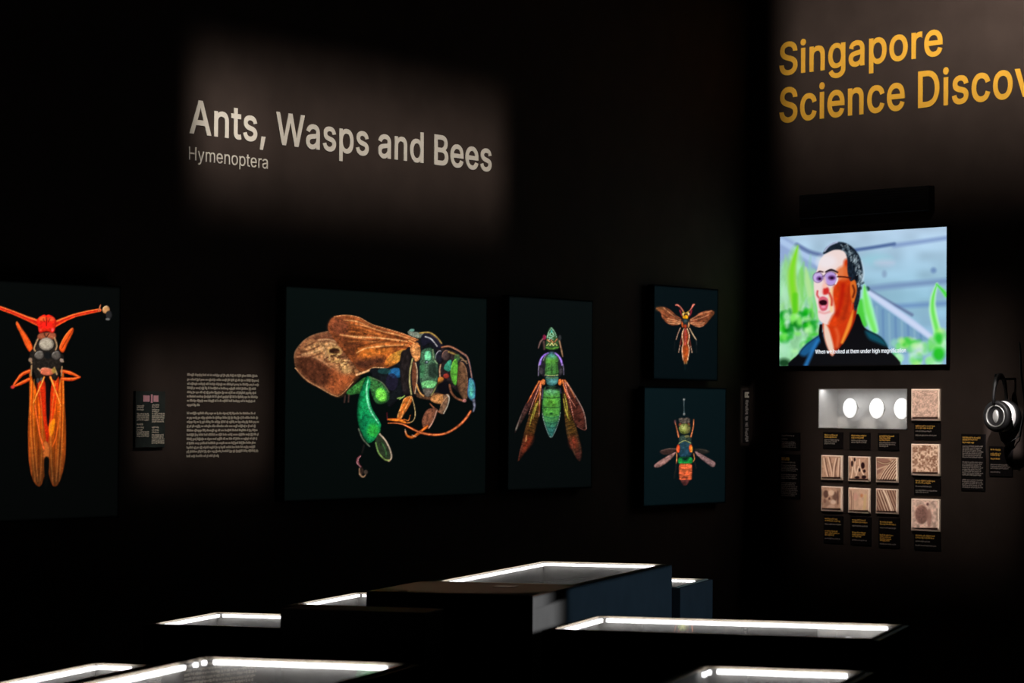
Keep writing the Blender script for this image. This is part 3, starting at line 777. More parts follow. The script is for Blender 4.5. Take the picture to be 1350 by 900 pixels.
def picture(name, parent, wall, rect, off, yface, step, bg, draw, material, detail=0.0):
    """flat printed sheet: a fine grid on the wall rectangle; draw() colours it. Shapes are described in photo
    coordinates and carried to the sheet through the sheet's own plane."""
    x0, x1, z0, z1 = rect
    pw = to_px(wall.world(x1, (z0 + z1) / 2, off))[0] - to_px(wall.world(x0, (z0 + z1) / 2, off))[0]
    ph = (z1 - z0) / ((CORNER - CAM).dot(FWD)) * FPX * 1.15
    nx, nz = max(8, int(pw / step)), max(8, int(ph / step))
    gx, gz = np.linspace(x0, x1, nx), np.linspace(z0, z1, nz)
    X, Z = np.meshgrid(gx, gz)
    X, Z = X.ravel(), Z.ravel()
    W = np.stack([CORNER.x + wall.x.x * X - wall.y.x * off, CORNER.y + wall.x.y * X - wall.y.y * off, Z - CAM_H], 1)
    d = W @ np.array(FWD)
    PX, PY = 675 + FPX * (W @ np.array(RIGHT)) / d, 450 - FPX * (W @ np.array(UP)) / d
    p = Paint(PX, PY, bg)
    draw(p)
    if detail:                                                       # fine sculpture of chitin and veins in the printed photograph
        ins = np.clip((p.C - np.asarray(bg) / 255.0).max(1) * 6, 0, 1)
        n = fbm(PX * 0.33, PY * 0.30, 77)
        g = np.clip(1 - np.abs(fbm(PX * 0.16, PY * 0.2, 31) - 0.5) / 0.03, 0, 1)
        p.C *= (1 + ins * (detail * np.clip((n - 0.5) * 3.0, -1, 1) - 1.4 * detail * g))[:, None]
        f = np.clip((vnoise(PX * 0.55, PY * 0.8, 3) - 0.8) * 5, 0, 1) * ins * 0.28
        p.C = p.C * (1 + f[:, None])
    xm, zm = (x0 + x1) / 2, 0.0
    co = np.stack([X, np.full_like(X, yface), Z], 1)
    i = np.arange((nz - 1) * nx).reshape(nz - 1, nx)[:, :-1].ravel()
    F = np.stack([i, i + 1, i + nx + 1, i + nx], 1)
    me = bpy.data.meshes.new(name)
    me.vertices.add(len(co)); me.vertices.foreach_set('co', co.ravel())
    me.loops.add(F.size); me.loops.foreach_set('vertex_index', F.ravel())
    me.polygons.add(len(F)); me.polygons.foreach_set('loop_start', np.arange(0, F.size, 4))
    me.update(calc_edges=True)
    at = me.color_attributes.new('picture', 'FLOAT_COLOR', 'POINT')
    at.data.foreach_set('color', np.concatenate([lin(p.C), np.ones((len(co), 1))], 1).ravel())
    return link(name, me, material, parent)


# ---- the five insect portraits


def draw_fly(p):
    p.at(0, 395, 6)
    OR, RED, DK = (232, 84, 24), (200, 28, 18), (28, 25, 24)
    # wings (photo pixels)
    p.at(0, 0, 1)
    p.blob([(50, 500), (60, 505), (66, 560), (62, 590), (56, 592), (50, 560)], (215, 45, 15), (120, 25, 10), w=5)
    p.blob([(68, 505), (78, 498), (80, 560), (72, 590), (64, 588), (64, 560)], (225, 60, 15), (120, 25, 10), w=5)
    for o in ([(39, 486), (43, 500), (50, 520), (58, 560), (62, 590), (63, 610), (59, 626), (54, 640), (48, 639), (42, 628), (38, 605), (37, 570), (38.5, 530)],
              [(84, 488), (85.5, 530), (87, 570), (86, 605), (81, 628), (76, 639), (70, 640), (65, 627), (62, 605), (64, 580), (69, 555), (75, 520), (80, 500)]):
        p.blob(o, (240, 100, 16), (160, 66, 20), w=4, tip=((92, 50, 24), 0, 530, 0, 636), tex=(0.45, 0.6, 0.025, 0, 5), alpha=0.95)
    p.blob([(57, 585), (62, 582), (66, 592), (64, 604), (58, 604)], (200, 105, 45), (130, 70, 40), w=3)
    p.blob([(64, 562), (70, 552), (74, 556), (70, 572), (66, 575)], (255, 150, 20), (230, 90, 20), w=4, alpha=0.9)
    for x0, x1, x2 in ((41, 40, 46), (45, 44, 50), (51, 56, 53), (83, 83, 78), (79, 79, 74), (74, 67, 69)):
        p.line([(x0, 500), (x1, 560), (x2, 634)], 1.0, (255, 170, 70), end=(170, 110, 60), alpha=0.6)
    for x0, x1, x2 in ((43, 42, 48), (48, 50, 51), (81, 81, 76), (77, 73, 71)):
        p.line([(x0, 505), (x1, 560), (x2, 630)], 1.1, (150, 35, 10), end=(90, 45, 20), alpha=0.7)
    p.line([(46, 534), (52, 570), (58, 592)], 2.2, (225, 80, 30), core=(250, 120, 50))
    p.line([(78, 550), (74, 575), (69, 588)], 1.8, (235, 100, 30))
    p.blob([(60.5, 495), (64.5, 495), (66, 540), (63.5, 562), (61, 545)], (18, 12, 14), soft=1)
    p.blob([(58, 606), (65, 606), (62, 640), (60, 645)], (10, 12, 12), soft=1)
    p.at(0, 395, 6)
    # legs behind
    for q in ([(135, 172), (172, 225), (225, 300), (256, 365), (258, 395), (235, 412), (205, 370), (165, 280), (128, 200)],
              [(576, 222), (580, 255), (535, 350), (505, 415), (478, 408), (470, 372), (505, 295), (550, 238)]):
        p.blob(q, OR, (150, 40, 15), hi=(255, 150, 70), w=20)
    p.line([(575, 240), (520, 330), (490, 385)], 6, (110, 25, 10), alpha=0.8)
    p.line([(140, 185), (190, 280), (235, 380)], 5, (250, 120, 60), alpha=0.7)
    for q in ([(235, 562), (165, 598), (98, 690)], [(230, 628), (175, 655), (98, 690)], [(485, 562), (560, 580), (632, 612)], [(490, 625), (570, 628), (632, 612)]):
        p.line(q, [26, 28, 12], (190, 50, 15), core=OR, hi=(255, 130, 60))
    p.ell(100, 690, 14, 12, (225, 60, 60))
    # thorax
    p.blob([(285, 305), (350, 285), (440, 300), (470, 400), (508, 450), (495, 505), (478, 560), (440, 640), (390, 600), (350, 610), (300, 650), (262, 560), (232, 490), (240, 410), (270, 380)], (34, 30, 27), (16, 14, 14), w=30, tex=(0.5, 0.5, 0.5, 0, 9))
    p.blob([(315, 265), (430, 262), (440, 310), (370, 320), (300, 310)], (150, 80, 55), (80, 40, 30), w=25)
    p.lines([[(300, 310), (270, 380), (280, 405)], [(430, 300), (450, 360), (440, 395)], [(240, 470), (250, 500)], [(480, 470), (500, 490)], [(300, 545), (330, 570)], [(430, 535), (450, 590)], [(250, 520), (245, 600)], [(490, 530), (485, 600)]], 12, (165, 125, 90), core=(205, 165, 120), alpha=0.85)
    p.ell(368, 352, 62, 54, (178, 168, 152), edge=(40, 34, 30), w=34, lam=0.8, tex=(0.15, 0.8, 0.8, 0, 2))
    p.ell(312, 440, 38, 36, (98, 92, 86), edge=(30, 26, 26), w=25, hi=(150, 145, 140), lam=0.7)
    p.ell(446, 442, 38, 36, (84, 78, 74), edge=(26, 22, 22), w=25, hi=(130, 124, 120), lam=0.7)
    p.ell(378, 440, 30, 28, (20, 22, 24), alpha=0.9)
    p.ell(240, 475, 14, 16, (150, 120, 100)); p.ell(488, 480, 14, 14, (160, 140, 130))
    p.blob([(320, 550), (350, 535), (400, 545), (430, 560), (420, 590), (370, 600), (325, 585)], (212, 108, 78), (120, 50, 35), w=20, hi=(240, 170, 140))
    p.ell(425, 560, 18, 22, (170, 140, 60), alpha=0.8)
    p.ell(330, 630, 12, 16, (90, 110, 120), alpha=0.7); p.ell(300, 640, 12, 20, (60, 70, 75), alpha=0.7)
    # hind legs
    p.line([(350, 612), (312, 700), (264, 815)], [12, 11, 8], (240, 120, 30), core=(255, 190, 90))
    p.line([(398, 610), (440, 720), (482, 842)], [18, 12, 8], (245, 100, 30), core=(255, 180, 80))
    # eye stalks and head
    p.line([(-600, -150), (-300, -50), (0, 64), (100, 100), (200, 142), (310, 186)], [24, 26, 30, 30, 34, 52], (236, 88, 36), core=(196, 22, 16), hi=(245, 120, 60), side=0.7)
    p.line([(420, 200), (520, 152), (600, 122), (700, 98), (790, 82)], [52, 34, 28, 28, 24], (238, 90, 36), core=(196, 22, 16), hi=(248, 130, 60), side=0.7)
    for sx, sy in ((840, 80), (-690, -190)):
        p.ell(sx, sy, 30, 32, (190, 140, 90), edge=(90, 50, 30), w=20, hi=(240, 210, 170))
        p.ell(sx + 22, sy + 40, 26, 34, (36, 36, 38), edge=(18, 18, 20), w=15)
        p.ell(sx + 12, sy + 74, 16, 9, (105, 105, 105))
        p.line([(sx - 60, sy + 10), (sx - 46, sy - 36)], 12, (130, 50, 25), core=(210, 130, 90))
    p.blob([(290, 165), (320, 130), (350, 118), (365, 124), (385, 118), (415, 130), (445, 165), (440, 210), (425, 262), (370, 250), (315, 262), (300, 215)], (228, 44, 22), (170, 16, 14), w=40, lam=0.4, tex=(0.12, 0.6, 0.6, 0, 3))
    p.ell(340, 150, 34, 18, (238, 110, 52), alpha=0.7); p.ell(405, 152, 26, 16, (230, 90, 50), alpha=0.7)
    p.ell(360, 200, 60, 28, (240, 26, 26), alpha=0.6)
    p.line([(367, 138), (368, 205)], 7, (80, 8, 10), alpha=0.8)
    p.lines([[(342, 152), (352, 175)], [(395, 150), (384, 175)]], 6, (110, 20, 12), alpha=0.7)
    p.ell(415, 238, 10, 12, (240, 90, 100), alpha=0.8); p.ell(318, 238, 9, 12, (240, 80, 70), alpha=0.7)
    p.lines([[(350, 270), (365, 295), (385, 270)]], 8, (50, 25, 20))


def draw_bee(p):
    p.at(370, 370, 3)
    # far wing
    p.blob([(53, 305), (60, 275), (90, 238), (130, 214), (190, 200), (250, 215), (330, 262), (345, 330), (300, 365), (286, 398), (250, 440), (228, 456), (208, 453), (150, 424), (100, 395), (62, 352)], (140, 88, 58), (92, 58, 40), w=18, tex=(0.45, 0.10, 0.28, 0.5, 4))
    p.blob([(180, 340), (240, 365), (305, 365), (285, 398), (240, 448), (205, 444), (180, 415)], (168, 86, 46), soft=5, alpha=0.9, tex=(0.3, 0.12, 0.3, 1.1, 9))
    p.blob([(110, 248), (170, 226), (240, 250), (300, 320), (305, 360), (250, 362), (205, 325), (160, 305), (100, 285)], (186, 140, 92), soft=6, alpha=0.75, tex=(0.55, 0.28, 0.4, 0.6, 6))
    p.blob([(68, 300), (110, 300), (160, 320), (196, 350), (196, 395), (168, 418), (110, 394), (70, 348)], (76, 40, 27), soft=4, alpha=0.92, tex=(0.35, 0.08, 0.25, 0.9, 8))
    p.line([(66, 300), (110, 296), (160, 314), (200, 345)], [4, 6, 7, 6], (190, 140, 100), alpha=0.6, soft=1.2)
    p.line([(202, 350), (206, 400), (204, 440)], 9, (104, 54, 34), alpha=0.5, soft=1.6)
    p.line([(236, 372), (240, 410), (236, 445)], 8, (120, 62, 38), alpha=0.5, soft=1.6)
    p.blob([(240, 270), (300, 300), (340, 330), (318, 352), (270, 330), (235, 300)], (84, 46, 32), soft=5, alpha=0.7, tex=(0.4, 0.2, 0.4, 0.6, 5))
    p.blob([(120, 224), (190, 206), (240, 222), (230, 236), (160, 240)], (98, 58, 42), soft=3, alpha=0.7, tex=(0.4, 0.1, 0.4, -0.2, 15))
    for q in ([(78, 282), (118, 273), (152, 257)], [(112, 303), (140, 294), (164, 285)], [(135, 228), (190, 224), (238, 240)], [(96, 262), (120, 250), (140, 240)]):
        p.line(q, 6, (84, 46, 30), alpha=0.75, soft=0.9)
    for q in ([(84, 291), (125, 283), (166, 266)], [(150, 234), (190, 232), (232, 244)], [(170, 262), (180, 290), (172, 310)], [(185, 255), (195, 245), (215, 252)]):
        p.line(q, 4.5, (222, 180, 132), alpha=0.6, soft=0.8)
    p.ell(214, 279, 30, 19, (190, 150, 92), alpha=0.85, soft=1.4); p.ell(212, 277, 21, 11, (46, 26, 18), soft=1.2); p.ell(222, 282, 12, 6, (90, 54, 34), alpha=0.7)
    rg = random.Random(3)
    for _ in range(34):                                           # broken veins
        a, b = rg.uniform(0, 1), rg.gauss(0, 0.5)
        x, y = 190 + 95 * a + 16 * b, 298 + 58 * a - 18 * b
        p.line([(x, y), (x + rg.uniform(-9, 9), y + rg.uniform(-7, 7)), (x + rg.uniform(4, 18), y + rg.uniform(-12, 8))], rg.uniform(3, 6), rg.choice([(230, 190, 126), (210, 164, 100), (96, 56, 32), (70, 40, 26)]), alpha=0.75, soft=0.7)
    p.ell(262, 354, 20, 12, (212, 166, 108), alpha=0.7, soft=1.5)
    p.line([(58, 345), (100, 390), (150, 420), (210, 453), (240, 450), (286, 400)], 3.4, (170, 118, 76), core=(226, 178, 130), alpha=0.85)
    p.line([(53, 305), (60, 275), (90, 238), (130, 214), (190, 200)], 3.2, (120, 90, 66), alpha=0.8)
    # near wing
    p.blob([(188, 192), (192, 162), (212, 142), (258, 136), (310, 145), (360, 172), (420, 190), (480, 208), (545, 232), (525, 258), (500, 268), (480, 312), (448, 338), (420, 345), (370, 342), (322, 362), (285, 325), (245, 275), (205, 222)], (150, 78, 38), (104, 54, 32), w=16, tex=(0.55, 0.055, 0.26, 0.25, 3))
    p.blob([(190, 192), (200, 155), (232, 142), (266, 160), (268, 215), (225, 225)], (98, 52, 36), soft=4, alpha=0.8, tex=(0.4, 0.1, 0.3, 0.4, 11))
    p.blob([(225, 225), (290, 228), (330, 258), (310, 305), (270, 295), (240, 262)], (84, 44, 28), soft=5, alpha=0.75, tex=(0.4, 0.1, 0.3, 0.5, 13))
    p.blob([(305, 272), (360, 256), (425, 262), (442, 285), (400, 300), (330, 312)], (206, 112, 40), soft=5, alpha=0.8, tex=(0.35, 0.09, 0.3, 0.2, 12))
    p.blob([(290, 322), (340, 306), (400, 302), (414, 320), (370, 336), (322, 352)], (70, 40, 32), soft=4, alpha=0.8)
    p.blob([(412, 332), (425, 298), (465, 276), (495, 272), (482, 312), (446, 336)], (182, 144, 58), (140, 76, 30), w=14, tip=((196, 112, 46), 490, 275, 420, 330), tex=(0.3, 0.2, 0.3, 0, 3))
    for q, w_ in (([(235, 213), (300, 222), (380, 225), (450, 233), (530, 243)], (5, 11, 9, 9, 4)), ([(250, 155), (310, 163), (380, 193), (460, 213), (535, 237)], (3, 9, 8, 7, 4)), ([(300, 285), (340, 266), (410, 258), (500, 253)], (4, 8, 10, 5)), ([(310, 225), (360, 240), (420, 242)], (3, 6, 3)), ([(268, 172), (330, 178), (370, 190)], (3, 6, 3))):
        p.line(q, list(w_), (206, 126, 66), core=(240, 186, 128), alpha=0.8, soft=1.1)
    for q in ([(270, 200), (330, 204), (400, 214)], [(270, 240), (330, 238), (420, 246), (505, 251)], [(300, 180), (370, 202), (440, 222)], [(330, 292), (380, 284), (430, 268)], [(350, 245), (420, 252), (480, 256)]):
        p.line(q, 4.5, (224, 136, 66), alpha=0.5, soft=1)
    for q in ([(260, 170), (330, 184), (400, 207), (480, 227)], [(250, 230), (310, 234), (380, 236)], [(290, 264), (350, 250), (430, 236)], [(310, 160), (360, 182), (420, 200)], [(260, 195), (300, 196), (340, 212)], [(380, 270), (420, 262), (480, 262)], [(420, 222), (470, 228), (510, 236)]):
        p.line(q, 6.5, (74, 36, 20), alpha=0.65, soft=1.1)
    p.line([(212, 142), (258, 136), (310, 145), (360, 172), (420, 190), (480, 208), (545, 234)], 3.6, (160, 100, 60), core=(220, 160, 112), alpha=0.85)
    p.line([(300, 372), (345, 356), (372, 343), (420, 346), (448, 338), (480, 312)], [9, 9, 6, 5, 5, 4], (206, 140, 84), core=(248, 200, 152))
    # dark body
    p.blob([(352, 352), (420, 345), (470, 318), (500, 270), (560, 230), (640, 255), (655, 330), (640, 430), (600, 470), (540, 462), (470, 470), (430, 500), (405, 440)], (20, 23, 27), (12, 12, 16), w=20, tex=(0.6, 0.4, 0.4, 0, 5))
    p.ell(455, 365, 30, 22, (34, 96, 150), edge=(16, 30, 44), w=18); p.ell(410, 357, 26, 12, (30, 70, 70), alpha=0.8)
    p.ell(440, 400, 24, 34, (34, 30, 52), alpha=0.7)
    # abdomen lobes
    p.blob([(262, 438), (300, 405), (338, 382), (328, 440), (300, 448), (268, 452)], (56, 124, 56), (22, 52, 28), w=20, tex=(0.4, 0.6, 0.6, 0, 7))
    p.blob([(345, 378), (400, 402), (432, 450), (418, 482), (380, 486), (358, 444)], (58, 120, 62), (20, 44, 30), w=22, tex=(0.4, 0.7, 0.7, 0, 8))
    p.ell(398, 452, 22, 30, (124, 226, 84), edge=(60, 150, 50), w=18, rot=-0.4, tex=(0.35, 1.2, 1.2, 0, 3))
    p.line([(350, 380), (400, 402), (428, 440)], 4, (110, 120, 90), alpha=0.8)
    p.lines([[(255, 455), (252, 480)], [(270, 450), (268, 478)]], 6, (90, 60, 55), alpha=0.7)
    # hind leg
    p.blob([(342, 376), (356, 402), (350, 440), (360, 500), (392, 556), (396, 580), (378, 622), (345, 642), (318, 602), (302, 540), (306, 470), (326, 408)], (22, 146, 84), (10, 70, 46), w=24, light=(0.8, -0.3), lam=0.7, tex=(0.2, 0.8, 0.8, 0, 2))
    p.line([(346, 392), (340, 440), (352, 505), (386, 562)], [5, 9, 9, 5], (90, 210, 150), core=(150, 240, 200), alpha=0.85)
    p.ell(366, 592, 24, 26, (54, 190, 66), alpha=0.75, soft=3); p.ell(330, 560, 14, 40, (10, 90, 60), alpha=0.6, soft=3)
    p.line([(308, 585), (325, 625), (352, 655)], 5, (120, 130, 110), alpha=0.8)
    p.blob([(388, 606), (412, 632), (440, 690), (432, 712), (408, 706), (384, 682), (372, 640)], (44, 56, 40), (24, 26, 22), w=12)
    p.line([(392, 606), (415, 632), (434, 672), (438, 700), (428, 712)], 7, (150, 126, 106), core=(220, 200, 180))
    p.line([(376, 640), (388, 680), (412, 706), (430, 710)], 6, (80, 130, 60), core=(130, 180, 100), end=(190, 150, 90))
    p.line([(400, 640), (415, 670), (418, 695)], 5, (60, 110, 60), alpha=0.9)
    p.line([(330, 650), (322, 680)], 7, (30, 26, 26), alpha=0.8)
    p.line([(316, 692), (305, 704), (305, 720), (318, 736)], [6, 10, 11, 6], (96, 44, 54), core=(150, 84, 92), hi=(206, 150, 160), side=-0.5)
    p.ell(318, 752, 10, 14, (60, 44, 38), alpha=0.9); p.ell(337, 757, 9, 10, (74, 62, 54), edge=(30, 26, 26), w=6)
    p.line([(312, 742), (313, 764), (326, 775), (336, 768)], [6, 8, 9, 5], (84, 62, 50), core=(170, 136, 106))
    # head and thorax armour
    p.at(500, 420, 6.4286)
    p.blob([(490, 262), (600, 262), (700, 310), (762, 420), (764, 560), (712, 650), (620, 590), (520, 560), (498, 420)], (38, 32, 34), (16, 14, 18), w=30, tex=(0.6, 0.5, 0.5, 0, 12))
    p.blob([(300, 625), (380, 640), (470, 625), (560, 645), (520, 690), (420, 690), (330, 670)], (92, 64, 46), (40, 28, 24), w=22, tex=(0.5, 0.5, 0.5, 0, 13))
    p.blob([(190, 280), (250, 270), (270, 360), (262, 500), (268, 630), (210, 640), (180, 520), (175, 380)], (34, 29, 30), (18, 16, 18), w=30, tex=(0.5, 0.6, 0.2, 0, 4))
    p.blob([(240, 110), (270, 92), (300, 110), (380, 120), (370, 165), (300, 160), (255, 140)], (120, 130, 118), (60, 66, 60), w=18, tex=(0.3, 0.8, 0.8, 0, 2)); p.ell(278, 97, 20, 12, (96, 150, 140))
    p.blob([(352, 160), (400, 112), (462, 122), (520, 180), (546, 240), (490, 255), (430, 210), (370, 238)], (26, 26, 40), (14, 14, 20), w=24)
    p.line([(345, 122), (420, 116), (480, 150), (528, 208)], 14, (128, 96, 50), core=(190, 160, 80))
    p.line([(390, 152), (440, 172), (490, 232)], 14, (90, 90, 100), core=(190, 190, 196))
    p.line([(430, 130), (490, 170), (520, 215)], 8, (70, 56, 56))
    p.blob([(275, 215), (330, 205), (352, 270), (346, 340), (310, 365), (285, 330), (262, 270)], (206, 140, 84), (120, 66, 36), w=26, tex=(0.3, 0.5, 0.5, 0, 3))
    p.lines([[(250, 180), (300, 210), (340, 235)], [(255, 230), (290, 250)]], 14, (190, 100, 50), core=(240, 170, 100))
    p.line([(282, 340), (262, 440), (258, 540), (272, 640)], 16, (110, 104, 60), core=(184, 176, 124))
    p.blob([(286, 365), (312, 385), (320, 450), (318, 530), (298, 635), (280, 560), (276, 450)], (112, 66, 46), (70, 38, 28), w=16)
    p.line([(308, 375), (322, 450), (318, 540), (302, 632)], 8, (214, 184, 150))
    p.line([(318, 560), (340, 620), (375, 655)], 14, (150, 96, 50), core=(220, 170, 104))
    p.blob([(358, 272), (400, 250), (446, 252), (490, 330), (502, 430), (492, 560), (450, 640), (395, 655), (352, 565), (338, 450), (346, 340)], (66, 100, 76), (18, 36, 30), w=36, tex=(0.45, 0.9, 0.9, 0, 6))
    p.blob([(386, 285), (434, 278), (442, 335), (420, 360), (390, 350)], (112, 200, 152), (50, 120, 90), w=20)
    p.ell(452, 440, 42, 62, (34, 46, 40), soft=2, alpha=0.85); p.ell(400, 368, 14, 14, (30, 36, 46)); p.ell(404, 366, 7, 7, (170, 190, 200))
    p.ell(366, 440, 16, 60, (60, 130, 84), soft=2, alpha=0.7)
    p.blob([(358, 542), (420, 522), (492, 540), (455, 590), (375, 585)], (122, 206, 132), (66, 120, 80), w=22, tex=(0.2, 0.8, 0.8, 0, 2))
    p.blob([(372, 596), (460, 596), (440, 650), (398, 660)], (110, 104, 96), (60, 56, 50), w=20)
    p.line([(492, 560), (460, 620), (440, 650)], 10, (160, 150, 90), alpha=0.8)
    p.line([(455, 262), (460, 330), (490, 380)], 9, (140, 160, 120), alpha=0.8)
    p.ell(512, 325, 36, 56, (26, 26, 36), edge=(12, 12, 16), w=22, hi=(170, 170, 185), lam=0.9)
    p.ell(565, 312, 34, 46, (70, 56, 56), edge=(34, 24, 24), w=22, hi=(180, 130, 110), lam=0.8)
    p.line([(520, 390), (512, 440), (516, 500)], 14, (130, 84, 60), core=(190, 150, 120))
    p.blob([(500, 500), (545, 500), (540, 545), (500, 570)], (190, 120, 50), (110, 60, 30), w=16)
    p.ell(568, 486, 26, 22, (160, 56, 46), edge=(90, 26, 24), w=14)
    p.blob([(490, 560), (560, 520), (610, 560), (620, 630), (560, 640), (500, 610)], (14, 14, 20), soft=2)
    p.blob([(545, 420), (580, 360), (612, 350), (615, 420), (590, 450)], (56, 150, 122), (24, 60, 54), w=22)
    p.line([(590, 280), (640, 300), (690, 330)], 16, (150, 110, 50), core=(190, 160, 90), alpha=0.8)
    p.ell(660, 330, 26, 30, (60, 100, 60), alpha=0.8)
    p.blob([(622, 365), (655, 345), (672, 420), (664, 520), (650, 565), (622, 540), (604, 450)], (84, 160, 54), (34, 84, 30), w=18, hi=(150, 226, 90))
    p.blob([(678, 372), (716, 380), (746, 460), (750, 640), (722, 694), (682, 640), (660, 560), (664, 450)], (102, 72, 52), (52, 34, 28), w=26, light=(0.6, -0.5), lam=0.5, hi=(172, 128, 96))
    p.lines([[(695, 350), (740, 360)], [(700, 335), (745, 380)]], 7, (190, 150, 110), alpha=0.8)
    p.line([(596, 560), (610, 620), (650, 670), (720, 698)], 20, (86, 50, 36), core=(130, 84, 60)); p.ell(722, 694, 16, 14, (190, 120, 120))
    p.line([(750, 420), (758, 520), (752, 640)], 10, (22, 20, 24))
    p.blob([(764, 505), (800, 520), (816, 600), (806, 700), (780, 692), (750, 650), (752, 570)], (72, 158, 168), (56, 60, 130), w=22)
    p.ell(780, 620, 12, 40, (90, 190, 150), alpha=0.6)
    p.line([(800, 690), (806, 740), (798, 785)], [26, 22, 14], (80, 84, 110), core=(140, 140, 165))
    p.line([(530, 242), (590, 234), (650, 258), (705, 292), (745, 325), (768, 400), (785, 500)], [16, 18, 18, 18, 18, 15, 12], (110, 60, 40), core=(176, 116, 84), end=(80, 90, 130))
    # fore legs
    p.blob([(440, 662), (500, 640), (556, 650), (540, 720), (500, 722), (440, 700)], (196, 134, 80), (110, 66, 40), w=24)
    p.blob([(540, 650), (575, 636), (596, 650), (588, 720), (548, 806), (505, 792), (520, 740), (545, 700)], (120, 90, 70), (70, 48, 38), w=22)
    p.line([(575, 645), (592, 670), (582, 730), (546, 802)], 8, (214, 210, 196)); p.line([(520, 740), (550, 690), (575, 660)], 7, (200, 150, 110))
    p.line([(430, 720), (470, 760), (510, 790)], 10, (170, 100, 70), alpha=0.9)
    p.at(450, 490, 6)
    p.blob([(690, 292), (762, 296), (742, 370), (700, 440), (655, 448), (636, 400), (652, 340)], (126, 78, 58), (70, 40, 32), w=24, tex=(0.3, 0.6, 0.6, 0, 3))
    p.line([(755, 305), (728, 385), (692, 445)], 9, (220, 170, 150))
    p.line([(508, 472), (522, 505), (565, 515), (620, 478), (680, 430)], [14, 18, 24, 24, 22], (150, 60, 20), core=(240, 130, 50))
    p.lines([[(504, 455), (512, 490)], [(560, 500), (590, 512)]], 7, (230, 190, 160), alpha=0.8)
    # mid leg
    p.blob([(500, 205), (558, 192), (560, 235), (502, 332), (466, 382), (440, 362), (468, 275)], (204, 108, 42), (110, 50, 22), w=22, hi=(246, 190, 110), tex=(0.3, 0.3, 0.8, -1.0, 4))
    p.line([(548, 205), (510, 280), (470, 370)], 6, (246, 190, 120), alpha=0.9)
    p.line([(558, 205), (578, 270), (584, 345), (565, 390), (520, 405)], 7, (176, 140, 90), core=(226, 196, 140))
    p.line([(545, 345), (530, 385), (495, 375), (500, 400), (540, 402)], 9, (150, 70, 30), core=(216, 126, 60))
    p.line([(368, 376), (425, 380), (470, 385), (505, 400)], [12, 24, 28, 18], (190, 84, 24), core=(244, 140, 50))
    p.line([(360, 325), (365, 382)], 6, (150, 40, 60), alpha=0.7)
    p.lines([[(445, 210), (470, 202)], [(462, 216), (500, 190)]], 12, (90, 110, 60), core=(150, 190, 100))
    p.line([(370, 405), (440, 405), (500, 420), (570, 455), (640, 484), (740, 498), (830, 484), (915, 436), (980, 375), (1022, 312)], [6, 10, 14, 15, 18, 18, 18, 20, 22, 18], (180, 56, 22), core=(246, 150, 90), end=(150, 50, 26))


